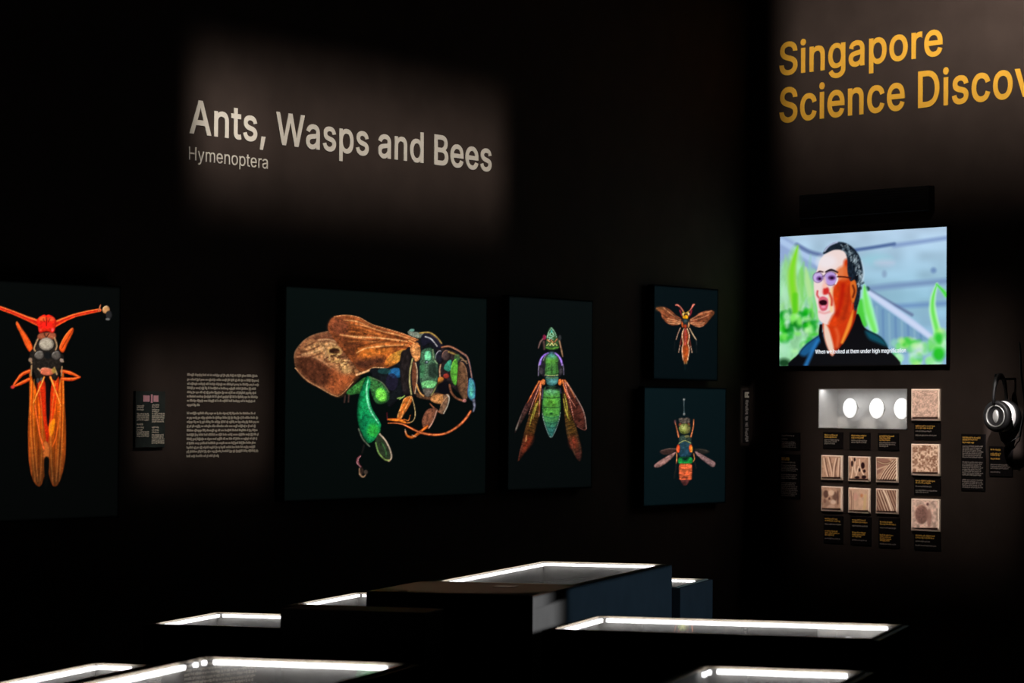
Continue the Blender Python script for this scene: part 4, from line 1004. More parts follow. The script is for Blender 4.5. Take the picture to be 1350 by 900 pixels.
def draw_wasp(p):
    p.at(675, 500, 7.826)
    # wings
    p.blob([(278, 20), (312, 55), (255, 170), (160, 340), (64, 505), (30, 548), (48, 470), (118, 312), (198, 150)], (78, 36, 34), (48, 26, 28), w=30, alpha=0.85, tex=(0.5, 0.6, 0.1, -1.1, 3), tip=((60, 52, 48), 250, 150, 40, 540))
    p.blob([(305, 80), (296, 320), (256, 470), (222, 605), (160, 722), (60, 848), (92, 700), (132, 520), (195, 320)], (92, 58, 26), (46, 30, 20), w=36, alpha=0.85, tex=(0.7, 0.8, 0.12, -1.25, 4), tip=((78, 32, 26), 200, 520, 100, 800))
    p.blob([(525, 5), (572, 40), (655, 185), (742, 340), (770, 508), (742, 524), (665, 478), (600, 335), (540, 150)], (88, 44, 36), (50, 28, 28), w=30, alpha=0.85, tex=(0.5, 0.6, 0.1, 1.1, 5))
    p.blob([(520, 130), (575, 260), (640, 430), (675, 530), (722, 740), (700, 845), (640, 770), (572, 600), (545, 420)], (86, 60, 26), (44, 30, 20), w=36, alpha=0.85, tex=(0.7, 0.8, 0.12, 1.25, 6), tip=((70, 32, 30), 600, 520, 690, 800))
    p.blob([(150, 590), (210, 590), (190, 660), (120, 740), (130, 660)], (150, 52, 34), soft=4, alpha=0.7, tex=(0.5, 0.5, 0.5, 0, 2))
    p.blob([(600, 600), (650, 600), (668, 660), (640, 710), (602, 680)], (156, 60, 44), soft=4, alpha=0.7, tex=(0.5, 0.5, 0.5, 0, 4))
    for q in ([(268, 230), (235, 330), (216, 410)], [(250, 250), (205, 380), (182, 480)], [(540, 150), (565, 260), (575, 400)], [(530, 200), (560, 340), (600, 430)]):
        p.line(q, [10, 16, 5], (130, 116, 34), core=(206, 206, 90), alpha=0.75)
    for q in ([(292, 40), (215, 240), (172, 365)], [(300, 60), (288, 200), (278, 380)], [(545, 30), (600, 240), (640, 420)], [(530, 60), (590, 180), (660, 290)]):
        p.line(q, [11, 8, 4], (214, 100, 70), core=(255, 200, 190), alpha=0.9)
    for q in ([(280, 20), (230, 110), (160, 240)], [(300, 20), (280, 130), (240, 230)], [(545, 10), (600, 90), (650, 190)], [(520, 10), (545, 100), (575, 190)]):
        p.line(q, [18, 12, 6], (214, 84, 36), core=(255, 160, 90), alpha=0.9)
    p.line([(150, 240), (90, 380), (40, 520)], [4, 8, 14], (110, 60, 60), end=(150, 150, 140), alpha=0.8)
    p.line([(150, 580), (140, 640), (150, 620)], 8, (210, 170, 110), alpha=0.7)
    p.line([(130, 640), (90, 720), (70, 830)], 8, (120, 60, 50), alpha=0.8)
    p.line([(565, 30), (660, 180), (742, 340), (768, 505)], [8, 8, 7, 8], (190, 150, 140), alpha=0.95)
    p.line([(768, 505), (742, 522), (670, 482)], 6, (150, 90, 80), alpha=0.8)
    p.line([(560, 480), (600, 600), (650, 780)], 6, (110, 90, 70), alpha=0.5); p.line([(660, 560), (700, 700), (700, 830)], 6, (80, 70, 70), alpha=0.5)
    # abdomen
    p.blob([(335, 80), (400, 70), (482, 82), (502, 200), (500, 345), (472, 470), (425, 585), (402, 602), (375, 580), (340, 480), (312, 370), (316, 200)], (78, 150, 64), (16, 34, 36), w=36, tip=((52, 118, 112), 0, 360, 0, 520), tex=(0.18, 0.5, 0.5, 0, 2), lam=0.2)
    p.ell(408, 118, 60, 34, (112, 186, 150), soft=4, alpha=0.75); p.ell(405, 240, 56, 50, (88, 156, 52), soft=4, alpha=0.7)
    p.lines([[(318, 182), (405, 192), (498, 182)], [(318, 285), (405, 292), (498, 285)]], 9, (20, 50, 30), alpha=0.7)
    p.lines([[(325, 378), (405, 398), (490, 378)], [(338, 440), (405, 455), (478, 440)], [(355, 490), (405, 500), (462, 490)], [(370, 535), (405, 545), (445, 535)]], 9, (16, 66, 66), alpha=0.65)
    p.ell(405, 352, 16, 10, (14, 60, 34), alpha=0.8)
    p.line([(312, 340), (330, 430), (362, 530), (402, 598), (440, 545), (480, 440), (500, 340)], 7, (90, 110, 110), core=(176, 190, 190), alpha=0.85)
    p.lines([[(318, 100), (310, 200)], [(495, 95), (505, 140)]], 12, (110, 100, 140), alpha=0.6)
    # head, antennae
    p.at(690, 425, 9.474)
    p.line([(285, 175), (220, 230), (188, 318)], [24, 28, 16], (60, 44, 44), core=(130, 100, 96)); p.ell(262, 185, 20, 34, (120, 28, 62))
    p.line([(255, 240), (262, 330)], 34, (44, 32, 34), core=(84, 64, 60))
    p.line([(445, 215), (470, 320), (492, 425)], [22, 24, 16], (96, 66, 50), core=(160, 124, 96)); p.ell(455, 190, 20, 36, (44, 46, 50))
    p.blob([(345, 55), (378, 78), (410, 140), (432, 200), (444, 285), (432, 332), (352, 348), (285, 328), (276, 282), (286, 200), (302, 120), (322, 72)], (50, 84, 50), (22, 34, 26), w=26, tex=(0.5, 1.2, 1.2, 0, 3))
    p.lines([[(350, 70), (318, 120), (300, 190)], [(352, 70), (392, 120), (412, 180)], [(352, 110), (330, 150), (345, 165)], [(352, 110), (376, 150), (352, 165)], [(385, 165), (340, 195), (310, 225)], [(320, 185), (370, 210)]], 13, (96, 150, 120), core=(176, 226, 200), alpha=0.9)
    p.ell(352, 110, 12, 20, (70, 200, 190), alpha=0.8)
    p.lines([[(300, 215), (330, 240)], [(420, 205), (395, 240)], [(345, 215), (370, 250)]], 16, (176, 84, 56), core=(230, 160, 110), alpha=0.9)
    p.line([(295, 285), (315, 265), (335, 285), (352, 255), (375, 285), (395, 262), (418, 285)], 12, (176, 176, 96), core=(236, 236, 160))
    p.line([(285, 310), (355, 325), (435, 308)], 22, (58, 110, 30), core=(100, 160, 60), alpha=0.85)
    # thorax
    p.blob([(300, 372), (350, 360), (410, 372), (468, 430), (496, 505), (506, 600), (480, 655), (440, 690), (350, 700), (270, 690), (226, 660), (190, 600), (188, 510), (214, 440), (256, 395)], (34, 32, 40), (20, 18, 24), w=26, tex=(0.3, 0.6, 0.6, 0, 2))
    p.line([(205, 520), (225, 450), (262, 405), (310, 378)], [30, 28, 24, 14], (76, 50, 140), core=(150, 110, 226))
    p.line([(395, 380), (440, 420), (470, 470), (484, 530)], [16, 28, 30, 22], (84, 56, 150), core=(176, 136, 236))
    p.lines([[(188, 660), (190, 580), (200, 500), (232, 440)], [(505, 650), (502, 570), (490, 520)], [(250, 470), (270, 420), (310, 390)]], 8, (190, 176, 220), alpha=0.85)
    p.blob([(285, 440), (350, 392), (425, 436), (432, 520), (436, 650), (355, 668), (274, 650), (278, 530)], (64, 118, 56), (28, 54, 30), w=26, tex=(0.3, 0.8, 0.3, 1.57, 5))
    p.blob([(300, 425), (350, 380), (405, 425), (380, 445), (325, 445)], (84, 168, 190), soft=3, alpha=0.85); p.ell(345, 468, 62, 30, (108, 196, 70), soft=5, alpha=0.8)
    p.lines([[(290, 540), (286, 620)], [(415, 540), (420, 640)], [(355, 500), (355, 640)]], 8, (36, 66, 36), alpha=0.8)
    p.ell(225, 605, 22, 40, (84, 78, 84), alpha=0.6); p.ell(470, 610, 20, 40, (74, 70, 74), alpha=0.6)
    p.line([(270, 655), (350, 664), (432, 655)], 10, (150, 170, 110), core=(210, 220, 150), alpha=0.9)
    p.blob([(285, 672), (352, 680), (432, 672), (436, 740), (400, 785), (352, 795), (305, 780), (278, 730)], (56, 110, 112), (22, 40, 44), w=24)
    p.ell(355, 735, 50, 20, (110, 176, 176), alpha=0.7, soft=3); p.line([(290, 690), (430, 690)], 14, (90, 120, 60), alpha=0.7)
    p.blob([(285, 790), (352, 808), (430, 790), (440, 840), (352, 826), (275, 845)], (12, 14, 18), soft=2)
    p.ell(250, 745, 26, 40, (216, 124, 66), edge=(130, 60, 34), w=16); p.ell(458, 745, 24, 42, (222, 116, 50), edge=(130, 60, 30), w=16)


def draw_upper(p):
    p.at(860, 395, 9.474)
    p.lines([[(350, 350), (322, 420), (298, 495)], [(382, 395), (358, 500), (330, 655)], [(452, 395), (470, 520), (496, 660)]], 12, (150, 96, 80), core=(226, 186, 160), alpha=0.85)
    p.line([(465, 355), (505, 430), (550, 500)], 13, (150, 110, 84), core=(236, 206, 170)); p.line([(550, 500), (555, 560)], 10, (80, 84, 90), alpha=0.6)
    p.lines([[(280, 520), (275, 640)], [(545, 560), (555, 660)]], 8, (40, 40, 44), alpha=0.6)
    for q, a in (([(352, 292), (364, 238), (300, 195), (220, 122), (130, 88), (45, 108), (100, 160), (125, 230), (180, 290), (250, 322), (320, 318)], 0.4),
                 ([(470, 296), (474, 240), (540, 205), (600, 160), (720, 130), (778, 158), (730, 235), (650, 320), (600, 342), (540, 335)], -0.4)):
        p.blob(q, (138, 74, 46), (104, 52, 36), w=24, alpha=0.92, tex=(0.5, 0.15, 0.6, a, 4))
    p.ell(90, 115, 40, 18, (96, 70, 40), alpha=0.7, soft=3)
    p.lines([[(355, 275), (270, 250), (190, 235)], [(355, 290), (270, 275), (185, 262)], [(350, 300), (270, 300), (200, 290)], [(350, 255), (250, 190), (140, 100)]], 7, (226, 176, 130), alpha=0.8)
    p.lines([[(478, 280), (560, 290), (650, 285)], [(478, 295), (560, 312), (640, 300)], [(480, 262), (600, 230), (700, 190)], [(480, 250), (600, 180), (740, 140)], [(540, 332), (600, 338), (640, 322)]], 7, (226, 166, 130), alpha=0.8)
    p.lines([[(350, 245), (270, 210), (200, 170)], [(480, 270), (580, 250), (680, 210)]], 8, (80, 30, 30), alpha=0.7)
    p.blob([(402, 345), (428, 345), (446, 430), (452, 545), (462, 620), (456, 690), (436, 770), (412, 800), (388, 760), (370, 640), (380, 540), (388, 430)], (152, 52, 26), (120, 40, 30), w=20, tip=((170, 80, 30), 415, 400, 415, 760))
    p.lines([[(372, 450), (358, 530), (352, 560)], [(455, 450), (468, 540), (472, 570)]], 22, (90, 24, 18), alpha=0.8)
    p.line([(412, 360), (415, 450), (412, 560)], 14, (190, 90, 110), alpha=0.7)
    p.line([(395, 360), (372, 440), (385, 540), (372, 620), (385, 750)], 13, (190, 130, 96), core=(250, 216, 176)); p.line([(435, 360), (462, 450), (446, 545), (462, 620), (440, 755)], 13, (190, 130, 96), core=(250, 216, 176))
    p.lines([[(400, 770), (402, 800)], [(430, 770), (430, 798)]], 8, (220, 190, 130), alpha=0.8); p.line([(410, 810), (410, 870)], 12, (20, 44, 44), alpha=0.8)
    p.lines([[(385, 142), (352, 95), (318, 66), (295, 66)], [(465, 140), (492, 100), (512, 64), (524, 58)]], [16, 20, 26, 22], (130, 50, 50), core=(214, 130, 110))
    p.lines([[(345, 130), (358, 170), (372, 200)], [(490, 130), (478, 175), (460, 205)]], 18, (130, 30, 44), alpha=0.9)
    p.blob([(372, 230), (412, 222), (452, 232), (470, 280), (462, 330), (440, 352), (392, 352), (372, 330), (362, 280)], (36, 42, 44), (20, 16, 16), w=22)
    p.blob([(366, 270), (385, 300), (385, 350), (366, 330)], (196, 88, 34), (120, 44, 20), w=10); p.blob([(462, 270), (446, 300), (446, 350), (466, 330)], (206, 150, 100), (120, 60, 30), w=10)
    p.ell(412, 330, 22, 22, (170, 50, 22), alpha=0.8); p.ell(412, 262, 16, 22, (70, 110, 120), alpha=0.6)
    p.blob([(378, 212), (395, 190), (430, 190), (450, 212), (440, 238), (390, 236)], (238, 168, 22), (190, 110, 16), w=18)
    p.ell(390, 182, 18, 22, (226, 196, 120), edge=(120, 80, 30), w=10); p.ell(448, 176, 18, 22, (232, 206, 140), edge=(120, 80, 30), w=10)
    p.ell(404, 186, 9, 14, (60, 40, 16)); p.ell(436, 182, 9, 14, (60, 40, 16))
    p.line([(385, 145), (415, 168), (455, 142)], 10, (190, 150, 60))


def draw_lower(p):
    p.at(855, 520, 7.2)
    p.line([(335, 48), (337, 120), (338, 190)], [6, 5, 9], (64, 80, 88), core=(96, 112, 118)); p.ell(336, 46, 8, 9, (150, 150, 150)); p.ell(338, 186, 10, 10, (130, 130, 130))
    p.lines([[(250, 255), (268, 320), (286, 402)], [(430, 236), (424, 310), (402, 402)]], [10, 12, 14], (150, 70, 40), core=(226, 136, 90))
    p.ell(252, 255, 10, 16, (96, 60, 70), alpha=0.8)
    p.blob([(265, 515), (200, 512), (130, 528), (106, 545), (150, 572), (220, 560)], (66, 44, 40), (40, 32, 32), w=18, alpha=0.9); p.line([(262, 516), (190, 514), (120, 532)], 5, (150, 120, 110), alpha=0.8)
    p.blob([(440, 518), (510, 516), (572, 532), (578, 550), (520, 566), (460, 545)], (40, 36, 34), (26, 28, 28), w=18, alpha=0.9); p.line([(440, 518), (500, 520), (560, 535)], 4, (96, 84, 70), alpha=0.8)
    p.blob([(262, 545), (205, 568), (100, 630), (56, 668), (62, 690), (100, 690), (165, 655), (232, 595)], (150, 112, 108), (96, 64, 64), w=20, tex=(0.25, 0.2, 0.6, -0.55, 3))
    p.blob([(440, 540), (470, 545), (560, 598), (628, 640), (636, 668), (606, 688), (530, 635), (462, 580)], (146, 114, 116), (92, 64, 66), w=20, tex=(0.25, 0.2, 0.6, 0.55, 4))
    p.lines([[(265, 545), (268, 600), (264, 650)], [(428, 560), (436, 610), (420, 640)]], 9, (170, 96, 50), core=(226, 150, 90)); p.lines([[(260, 640), (258, 730)], [(440, 640), (452, 700)], [(250, 730), (245, 790)]], 7, (54, 46, 42), alpha=0.7)
    p.blob([(285, 232), (310, 216), (340, 222), (370, 216), (395, 235), (385, 270), (340, 280), (298, 270)], (64, 58, 54), (34, 30, 30), w=18, tex=(0.6, 1.2, 1.2, 0, 3)); p.dots(14, (295, 225, 388, 265), 6, [(170, 150, 140), (120, 110, 100)], 4)
    p.ell(300, 285, 14, 16, (150, 70, 50), alpha=0.8); p.ell(382, 285, 14, 16, (150, 80, 50), alpha=0.8)
    p.ell(343, 326, 56, 52, (116, 128, 58), edge=(52, 56, 30), w=34, tex=(0.3, 0.8, 0.8, 0, 2)); p.ell(332, 310, 24, 20, (196, 200, 130), soft=3, alpha=0.8); p.ell(375, 330, 18, 26, (150, 130, 90), soft=3, alpha=0.6)
    p.blob([(288, 415), (310, 390), (345, 382), (388, 395), (408, 420), (398, 450), (345, 438), (295, 452)], (48, 66, 60), (24, 32, 32), w=20, tex=(0.4, 0.8, 0.8, 0, 5)); p.ell(366, 396, 22, 12, (140, 130, 80), alpha=0.8)
    p.blob([(286, 455), (345, 432), (408, 455), (418, 530), (398, 588), (345, 600), (298, 588), (276, 530)], (34, 62, 76), (18, 32, 36), w=26, tex=(0.35, 0.9, 0.25, 1.57, 7))
    p.line([(290, 462), (345, 436), (404, 462)], 10, (110, 120, 70), core=(170, 176, 110), alpha=0.9)
    p.ell(345, 560, 40, 30, (34, 70, 96), soft=4, alpha=0.8)
    p.ell(282, 512, 15, 40, (236, 84, 40), edge=(160, 40, 20), w=8); p.ell(400, 510, 15, 40, (226, 96, 34), edge=(150, 40, 20), w=8); p.ell(410, 520, 8, 28, (246, 176, 70), alpha=0.8); p.ell(270, 518, 8, 20, (246, 120, 70), alpha=0.8)
    p.blob([(288, 600), (345, 592), (412, 600), (414, 652), (345, 664), (286, 654)], (26, 142, 62), (12, 62, 34), w=18, tex=(0.4, 0.8, 0.8, 0, 3)); p.blob([(315, 598), (345, 592), (380, 598), (365, 625), (345, 632), (325, 622)], (10, 30, 26), soft=2)
    p.blob([(294, 662), (345, 655), (408, 662), (412, 740), (404, 806), (345, 815), (298, 806), (290, 740)], (212, 100, 58), (130, 52, 34), w=22, tex=(0.3, 0.2, 0.9, 0, 5), lam=0.2)
    p.lines([[(296, 688), (345, 694), (406, 686)], [(292, 742), (345, 750), (410, 740)], [(298, 798), (345, 806), (404, 798)]], 9, (236, 76, 44), core=(255, 130, 90), alpha=0.85)
    p.lines([[(296, 705), (345, 712), (406, 703)], [(294, 760), (345, 770), (408, 758)]], 7, (120, 50, 34), alpha=0.6)
    p.ell(345, 785, 30, 12, (90, 40, 30), alpha=0.7)
    p.blob([(308, 812), (386, 812), (366, 858), (345, 864), (328, 858)], (84, 44, 44), (44, 26, 28), w=16)


# ---- the picture on the video screen


def draw_screen(p):
    p.at(1000, 280, 3.857)
    X, Y = p.X, p.Y
    # concrete wall with blurred joints, lit by daylight in the film
    base = np.array([148, 192, 214]) / 255
    top = np.array([182, 208, 232]) / 255
    t = np.clip((Y - 300) / 90, 0, 1)[:, None]
    p.C[:] = top * (1 - t) + base * t
    p.C *= (1 + 0.07 * (vnoise(X * 0.05, Y * 0.08, 21) - 0.5) * 2)[:, None]
    lo = np.clip((Y - 400) / 60, 0, 1)[:, None]
    p.C = p.C * (1 - 0.5 * lo) + np.array([132, 168, 210]) / 255 * 0.5 * lo
    p.line([(690, 168), (830, 148), (965, 128)], 22, (132, 158, 202), soft=2.2, alpha=0.9)
    p.line([(470, 194), (580, 178), (690, 160)], 17, (84, 110, 158), soft=1.6)
    p.line([(560, 388), (700, 372), (960, 348)], 30, (122, 152, 190), soft=3)
    p.line([(690, 478), (960, 462)], 22, (104, 140, 190), soft=3, alpha=0.8)
    p.ell(890, 294, 14, 14, (110, 140, 184), soft=2, alpha=0.9); p.ell(640, 312, 12, 18, (134, 160, 190), soft=2, alpha=0.8)
    p.ell(600, 240, 80, 30, (150, 206, 220), soft=5, alpha=0.6); p.ell(640, 255, 50, 16, (206, 200, 226), soft=4, alpha=0.5)
    # beam top left
    p.blob([(105, 130), (105, 300), (280, 420), (300, 260), (180, 150)], (138, 160, 206), soft=3, alpha=0.8)
    p.line([(115, 145), (200, 195), (310, 262)], 30, (176, 202, 236), soft=2, alpha=0.9)
    p.line([(195, 165), (260, 200), (320, 216)], 20, (92, 112, 160), soft=2, alpha=0.9)
    # stair below the handrail
    p.blob([(580, 440), (700, 520), (900, 660), (860, 700), (700, 720), (600, 620), (570, 500)], (118, 160, 192), soft=3, smooth=False)
    for i in range(8):
        p.line([(600 + i * 32, 480 + i * 18), (604 + i * 32, 680)], 12, (98, 136, 182) if i % 2 else (140, 180, 200), soft=1.5, alpha=0.7)
    p.line([(545, 385), (640, 440), (780, 520)], 14, (96, 110, 150), soft=1.8, alpha=0.85)
    p.line([(545, 398), (640, 462), (780, 560), (905, 655)], [24, 34, 36, 28], (186, 204, 236), core=(204, 216, 244), soft=1.6)
    p.ell(553, 388, 12, 12, (30, 70, 70), soft=1.4)
    # planting
    rg = random.Random(5)
    p.blob([(105, 320), (150, 230), (190, 170), (215, 230), (235, 290), (290, 300), (300, 420), (305, 560), (320, 640), (240, 680), (190, 785), (105, 785)], (150, 214, 160), soft=4, tex=(0.18, 0.12, 0.06, 0, 3))
    for _ in range(46):
        x, y = rg.uniform(110, 300), rg.uniform(280, 600)
        L = rg.uniform(60, 160)
        p.line([(x, y + L / 2), (x + rg.uniform(-16, 16), y), (x + rg.uniform(-26, 26), y - L / 2)], [8, 22, 4], rg.choice([(176, 230, 190), (150, 222, 130), (120, 210, 90), (190, 226, 210), (140, 200, 180)]), soft=1.8, alpha=0.55)
    p.line([(200, 170), (170, 300), (178, 420), (190, 500)], [6, 44, 46, 30], (150, 214, 90), core=(126, 220, 40), soft=1.8)
    p.line([(186, 420), (184, 500), (180, 560)], 26, (90, 204, 30), soft=2, alpha=0.9)
    p.line([(240, 280), (250, 350), (262, 420)], [6, 28, 20], (176, 226, 150), soft=1.8)
    p.line([(285, 430), (300, 490), (300, 550)], [8, 24, 14], (130, 220, 130), soft=1.8)
    for _ in range(40):
        x, y = rg.uniform(115, 285), rg.uniform(500, 680)
        p.ell(x, y, rg.uniform(8, 26), rg.uniform(8, 28), rg.choice([(0, 150, 20), (10, 180, 10), (0, 110, 20), (40, 200, 20)]), soft=2, alpha=0.6)
    for _ in range(20):
        x, y = rg.uniform(115, 280), rg.uniform(520, 760)
        p.ell(x, y, rg.uniform(8, 20), rg.uniform(8, 24), rg.choice([(190, 250, 170), (130, 240, 90), (210, 244, 210)]), soft=2.4, alpha=0.7)
    p.ell(132, 700, 28, 40, (170, 230, 190), soft=4, alpha=0.8); p.ell(130, 765, 30, 22, (10, 50, 20), soft=3, alpha=0.9)
    # leaves right of the neck and far right
    p.line([(538, 372), (545, 440), (556, 500), (590, 600)], [10, 46, 62, 40], (164, 246, 190), core=(120, 232, 100), soft=2)
    p.line([(520, 450), (520, 520), (540, 570)], [20, 44, 24], (70, 206, 50), soft=2, alpha=0.9)
    p.line([(908, 362), (888, 430), (886, 500), (906, 590), (930, 680)], [8, 26, 36, 40, 60], (184, 246, 190), core=(110, 226, 90), soft=1.8)
    p.line([(905, 365), (935, 395), (955, 420)], [8, 20, 26], (120, 226, 120), core=(70, 216, 70), soft=1.6)
    for _ in range(60):
        x = rg.uniform(690, 955)
        y = rg.uniform(650 if x < 880 else 560, 775)
        p.ell(x, y, rg.uniform(10, 26), rg.uniform(10, 26), rg.choice([(150, 236, 160), (120, 226, 110), (190, 246, 200), (150, 216, 190), (60, 200, 60), (176, 240, 130)]), soft=2.4, alpha=0.7)
    p.ell(916, 720, 30, 34, (20, 190, 20), soft=3, alpha=0.85); p.ell(916, 640, 20, 26, (30, 190, 40), soft=3, alpha=0.8); p.ell(820, 690, 30, 30, (226, 240, 236), soft=4, alpha=0.6)
    # man: shirt
    p.blob([(180, 795), (206, 715), (245, 668), (320, 615), (345, 600), (430, 640), (500, 515), (540, 585), (622, 632), (662, 695), (694, 795)], (8, 9, 14), soft=0.8)
    p.blob([(208, 715), (246, 668), (318, 618), (325, 640), (285, 690), (240, 730)], (28, 96, 150), soft=2.5, alpha=0.9)
    p.line([(300, 650), (276, 700), (240, 778)], [14, 20, 22], (40, 120, 190), soft=1.8, alpha=0.85)
    p.blob([(545, 600), (620, 634), (655, 680), (600, 660), (560, 640)], (14, 84, 104), soft=2.5, alpha=0.9)
    p.line([(318, 575), (316, 620), (330, 670)], [16, 20, 14], (6, 8, 12))
    # neck
    p.blob([(330, 555), (400, 570), (470, 470), (500, 470), (492, 545), (455, 630), (420, 680), (376, 730), (352, 690), (334, 630)], (206, 54, 12), (150, 26, 8), w=40)
    p.blob([(332, 566), (352, 580), (372, 640), (384, 700), (376, 728), (352, 690), (334, 630)], (236, 206, 186), soft=1.6)
    p.line([(478, 500), (462, 570), (425, 660)], [10, 20, 14], (250, 150, 50), soft=1.4, alpha=0.9)
    p.line([(390, 580), (405, 630), (400, 680)], 16, (236, 110, 60), soft=2, alpha=0.6)
    # face
    p.blob([(338, 212), (385, 186), (446, 198), (474, 280), (482, 350), (478, 450), (462, 515), (404, 568), (345, 570), (308, 542), (298, 480), (284, 412), (282, 340), (298, 290), (312, 245)], (238, 216, 212), soft=0.9)
    p.blob([(434, 250), (456, 240), (470, 300), (484, 360), (481, 450), (466, 524), (408, 580), (356, 576), (372, 530), (388, 500), (376, 430), (376, 390), (400, 350), (430, 320)], (206, 58, 14), soft=2.2, tex=(0.18, 0.15, 0.15, 0, 4))
    p.blob([(400, 290), (440, 270), (462, 300), (460, 335), (420, 345), (396, 330)], (226, 110, 54), soft=2.6, alpha=0.9)
    p.line([(372, 390), (366, 440), (372, 500)], [14, 20, 16], (246, 206, 150), soft=1.8, alpha=0.9)
    p.line([(430, 370), (420, 450), (400, 520)], 24, (176, 20, 8), soft=2.5, alpha=0.7)
    p.line([(462, 380), (452, 470), (430, 540)], 20, (150, 30, 10), soft=2.5, alpha=0.6)
    p.ell(345, 250, 48, 34, (238, 232, 238), soft=4, alpha=0.7); p.ell(325, 520, 18, 26, (246, 214, 216), soft=3, alpha=0.9)
    # hair and ear
    p.blob([(468, 345), (492, 340), (506, 392), (494, 452), (474, 458), (464, 400)], (222, 108, 36), (150, 50, 16), w=14)
    p.line([(480, 372), (488, 400), (480, 430)], 9, (96, 26, 10), soft=1.2)
    p.blob([(330, 212), (345, 178), (388, 152), (440, 154), (490, 188), (520, 240), (532, 305), (520, 360), (514, 440), (494, 500), (484, 470), (500, 400), (492, 345), (466, 348), (452, 300), (450, 232), (432, 196), (385, 190)], (24, 34, 46), soft=0.9, tex=(0.5, 0.5, 0.5, 0, 6))
    for _ in range(40):
        a = rg.uniform(0, 1)
        x = 428 + 84 * math.sin(a * 1.7) + rg.uniform(-16, 16); y = 172 + 200 * a ** 1.3 + rg.uniform(-16, 16)
        p.ell(x, y, rg.uniform(5, 10), rg.uniform(5, 10), (10, 14, 22), soft=1, alpha=0.7)
    for _ in range(90):
        a = rg.uniform(0, 1)
        x = 430 + 85 * math.sin(a * 1.7) + rg.uniform(-14, 14); y = 175 + 190 * a ** 1.3 + rg.uniform(-16, 16)
        p.line([(x, y), (x + rg.uniform(3, 9), y + rg.uniform(-9, 9)), (x + rg.uniform(-4, 10), y + rg.uniform(4, 16))], 4.5, rg.choice([(140, 160, 170), (180, 196, 204), (86, 104, 116), (50, 64, 72)]), soft=0.7, alpha=0.7)
    p.line([(336, 196), (360, 168), (400, 150)], 8, (196, 206, 240), soft=1, alpha=0.9)
    p.line([(524, 245), (536, 305), (530, 350)], 6, (196, 216, 230), soft=1, alpha=0.8)
    # brows, spectacles, eyes
    p.line([(296, 310), (310, 300), (328, 302)], [6, 9, 6], (70, 40, 50)); p.line([(342, 302), (370, 292), (402, 304)], [8, 12, 8], (44, 30, 36))
    p.ell(302, 330, 24, 24, (196, 170, 232), soft=1, alpha=0.9); p.ell(366, 336, 32, 33, (176, 146, 222), soft=1, alpha=0.9)
    p.ell(310, 336, 15, 12, (110, 66, 140), soft=1.4); p.ell(372, 332, 18, 12, (84, 36, 96), soft=1.4); p.ell(311, 337, 6, 6, (30, 12, 40)); p.ell(373, 333, 7, 6, (24, 8, 34))
    t = np.linspace(0, 2 * math.pi, 16)
    p.line([(302 + 25 * math.cos(q), 330 + 26 * math.sin(q)) for q in t], 4, (120, 96, 150), soft=0.7, alpha=0.85)
    p.line([(366 + 34 * math.cos(q), 336 + 35 * math.sin(q)) for q in t], 4, (96, 70, 120), soft=0.7, alpha=0.85)
    p.line([(398, 318), (401, 340), (392, 362)], 7, (246, 240, 250), soft=0.8)
    p.line([(326, 324), (334, 322)], 5, (96, 70, 110)); p.line([(402, 326), (440, 328), (468, 334)], 7, (70, 14, 10))
    # nose and mouth
    p.blob([(336, 330), (345, 365), (356, 392), (350, 412), (328, 414), (318, 400)], (240, 196, 190), soft=1.8)
    p.blob([(330, 388), (350, 380), (360, 396), (352, 414), (330, 416)], (206, 44, 40), soft=1.4); p.ell(338, 374, 10, 10, (250, 190, 170), soft=1.6)
    p.line([(300, 400), (298, 418), (306, 432)], 8, (206, 56, 60), soft=1.2); p.line([(360, 410), (372, 440), (372, 470)], 9, (196, 40, 30), soft=1.4)
    p.blob([(306, 440), (328, 426), (352, 440), (354, 470), (345, 495), (322, 500), (308, 478)], (214, 96, 116), soft=1)
    p.blob([(309, 452), (328, 444), (346, 450), (346, 466), (328, 472), (312, 466)], (42, 4, 16), soft=0.9); p.ell(330, 480, 11, 6, (240, 150, 180), soft=1)
    p.line([(310, 505), (335, 512), (360, 505)], 8, (226, 130, 130), soft=1.6, alpha=0.7)


# ---- electron micrographs (greys with a warm print tone); kind selects the structure


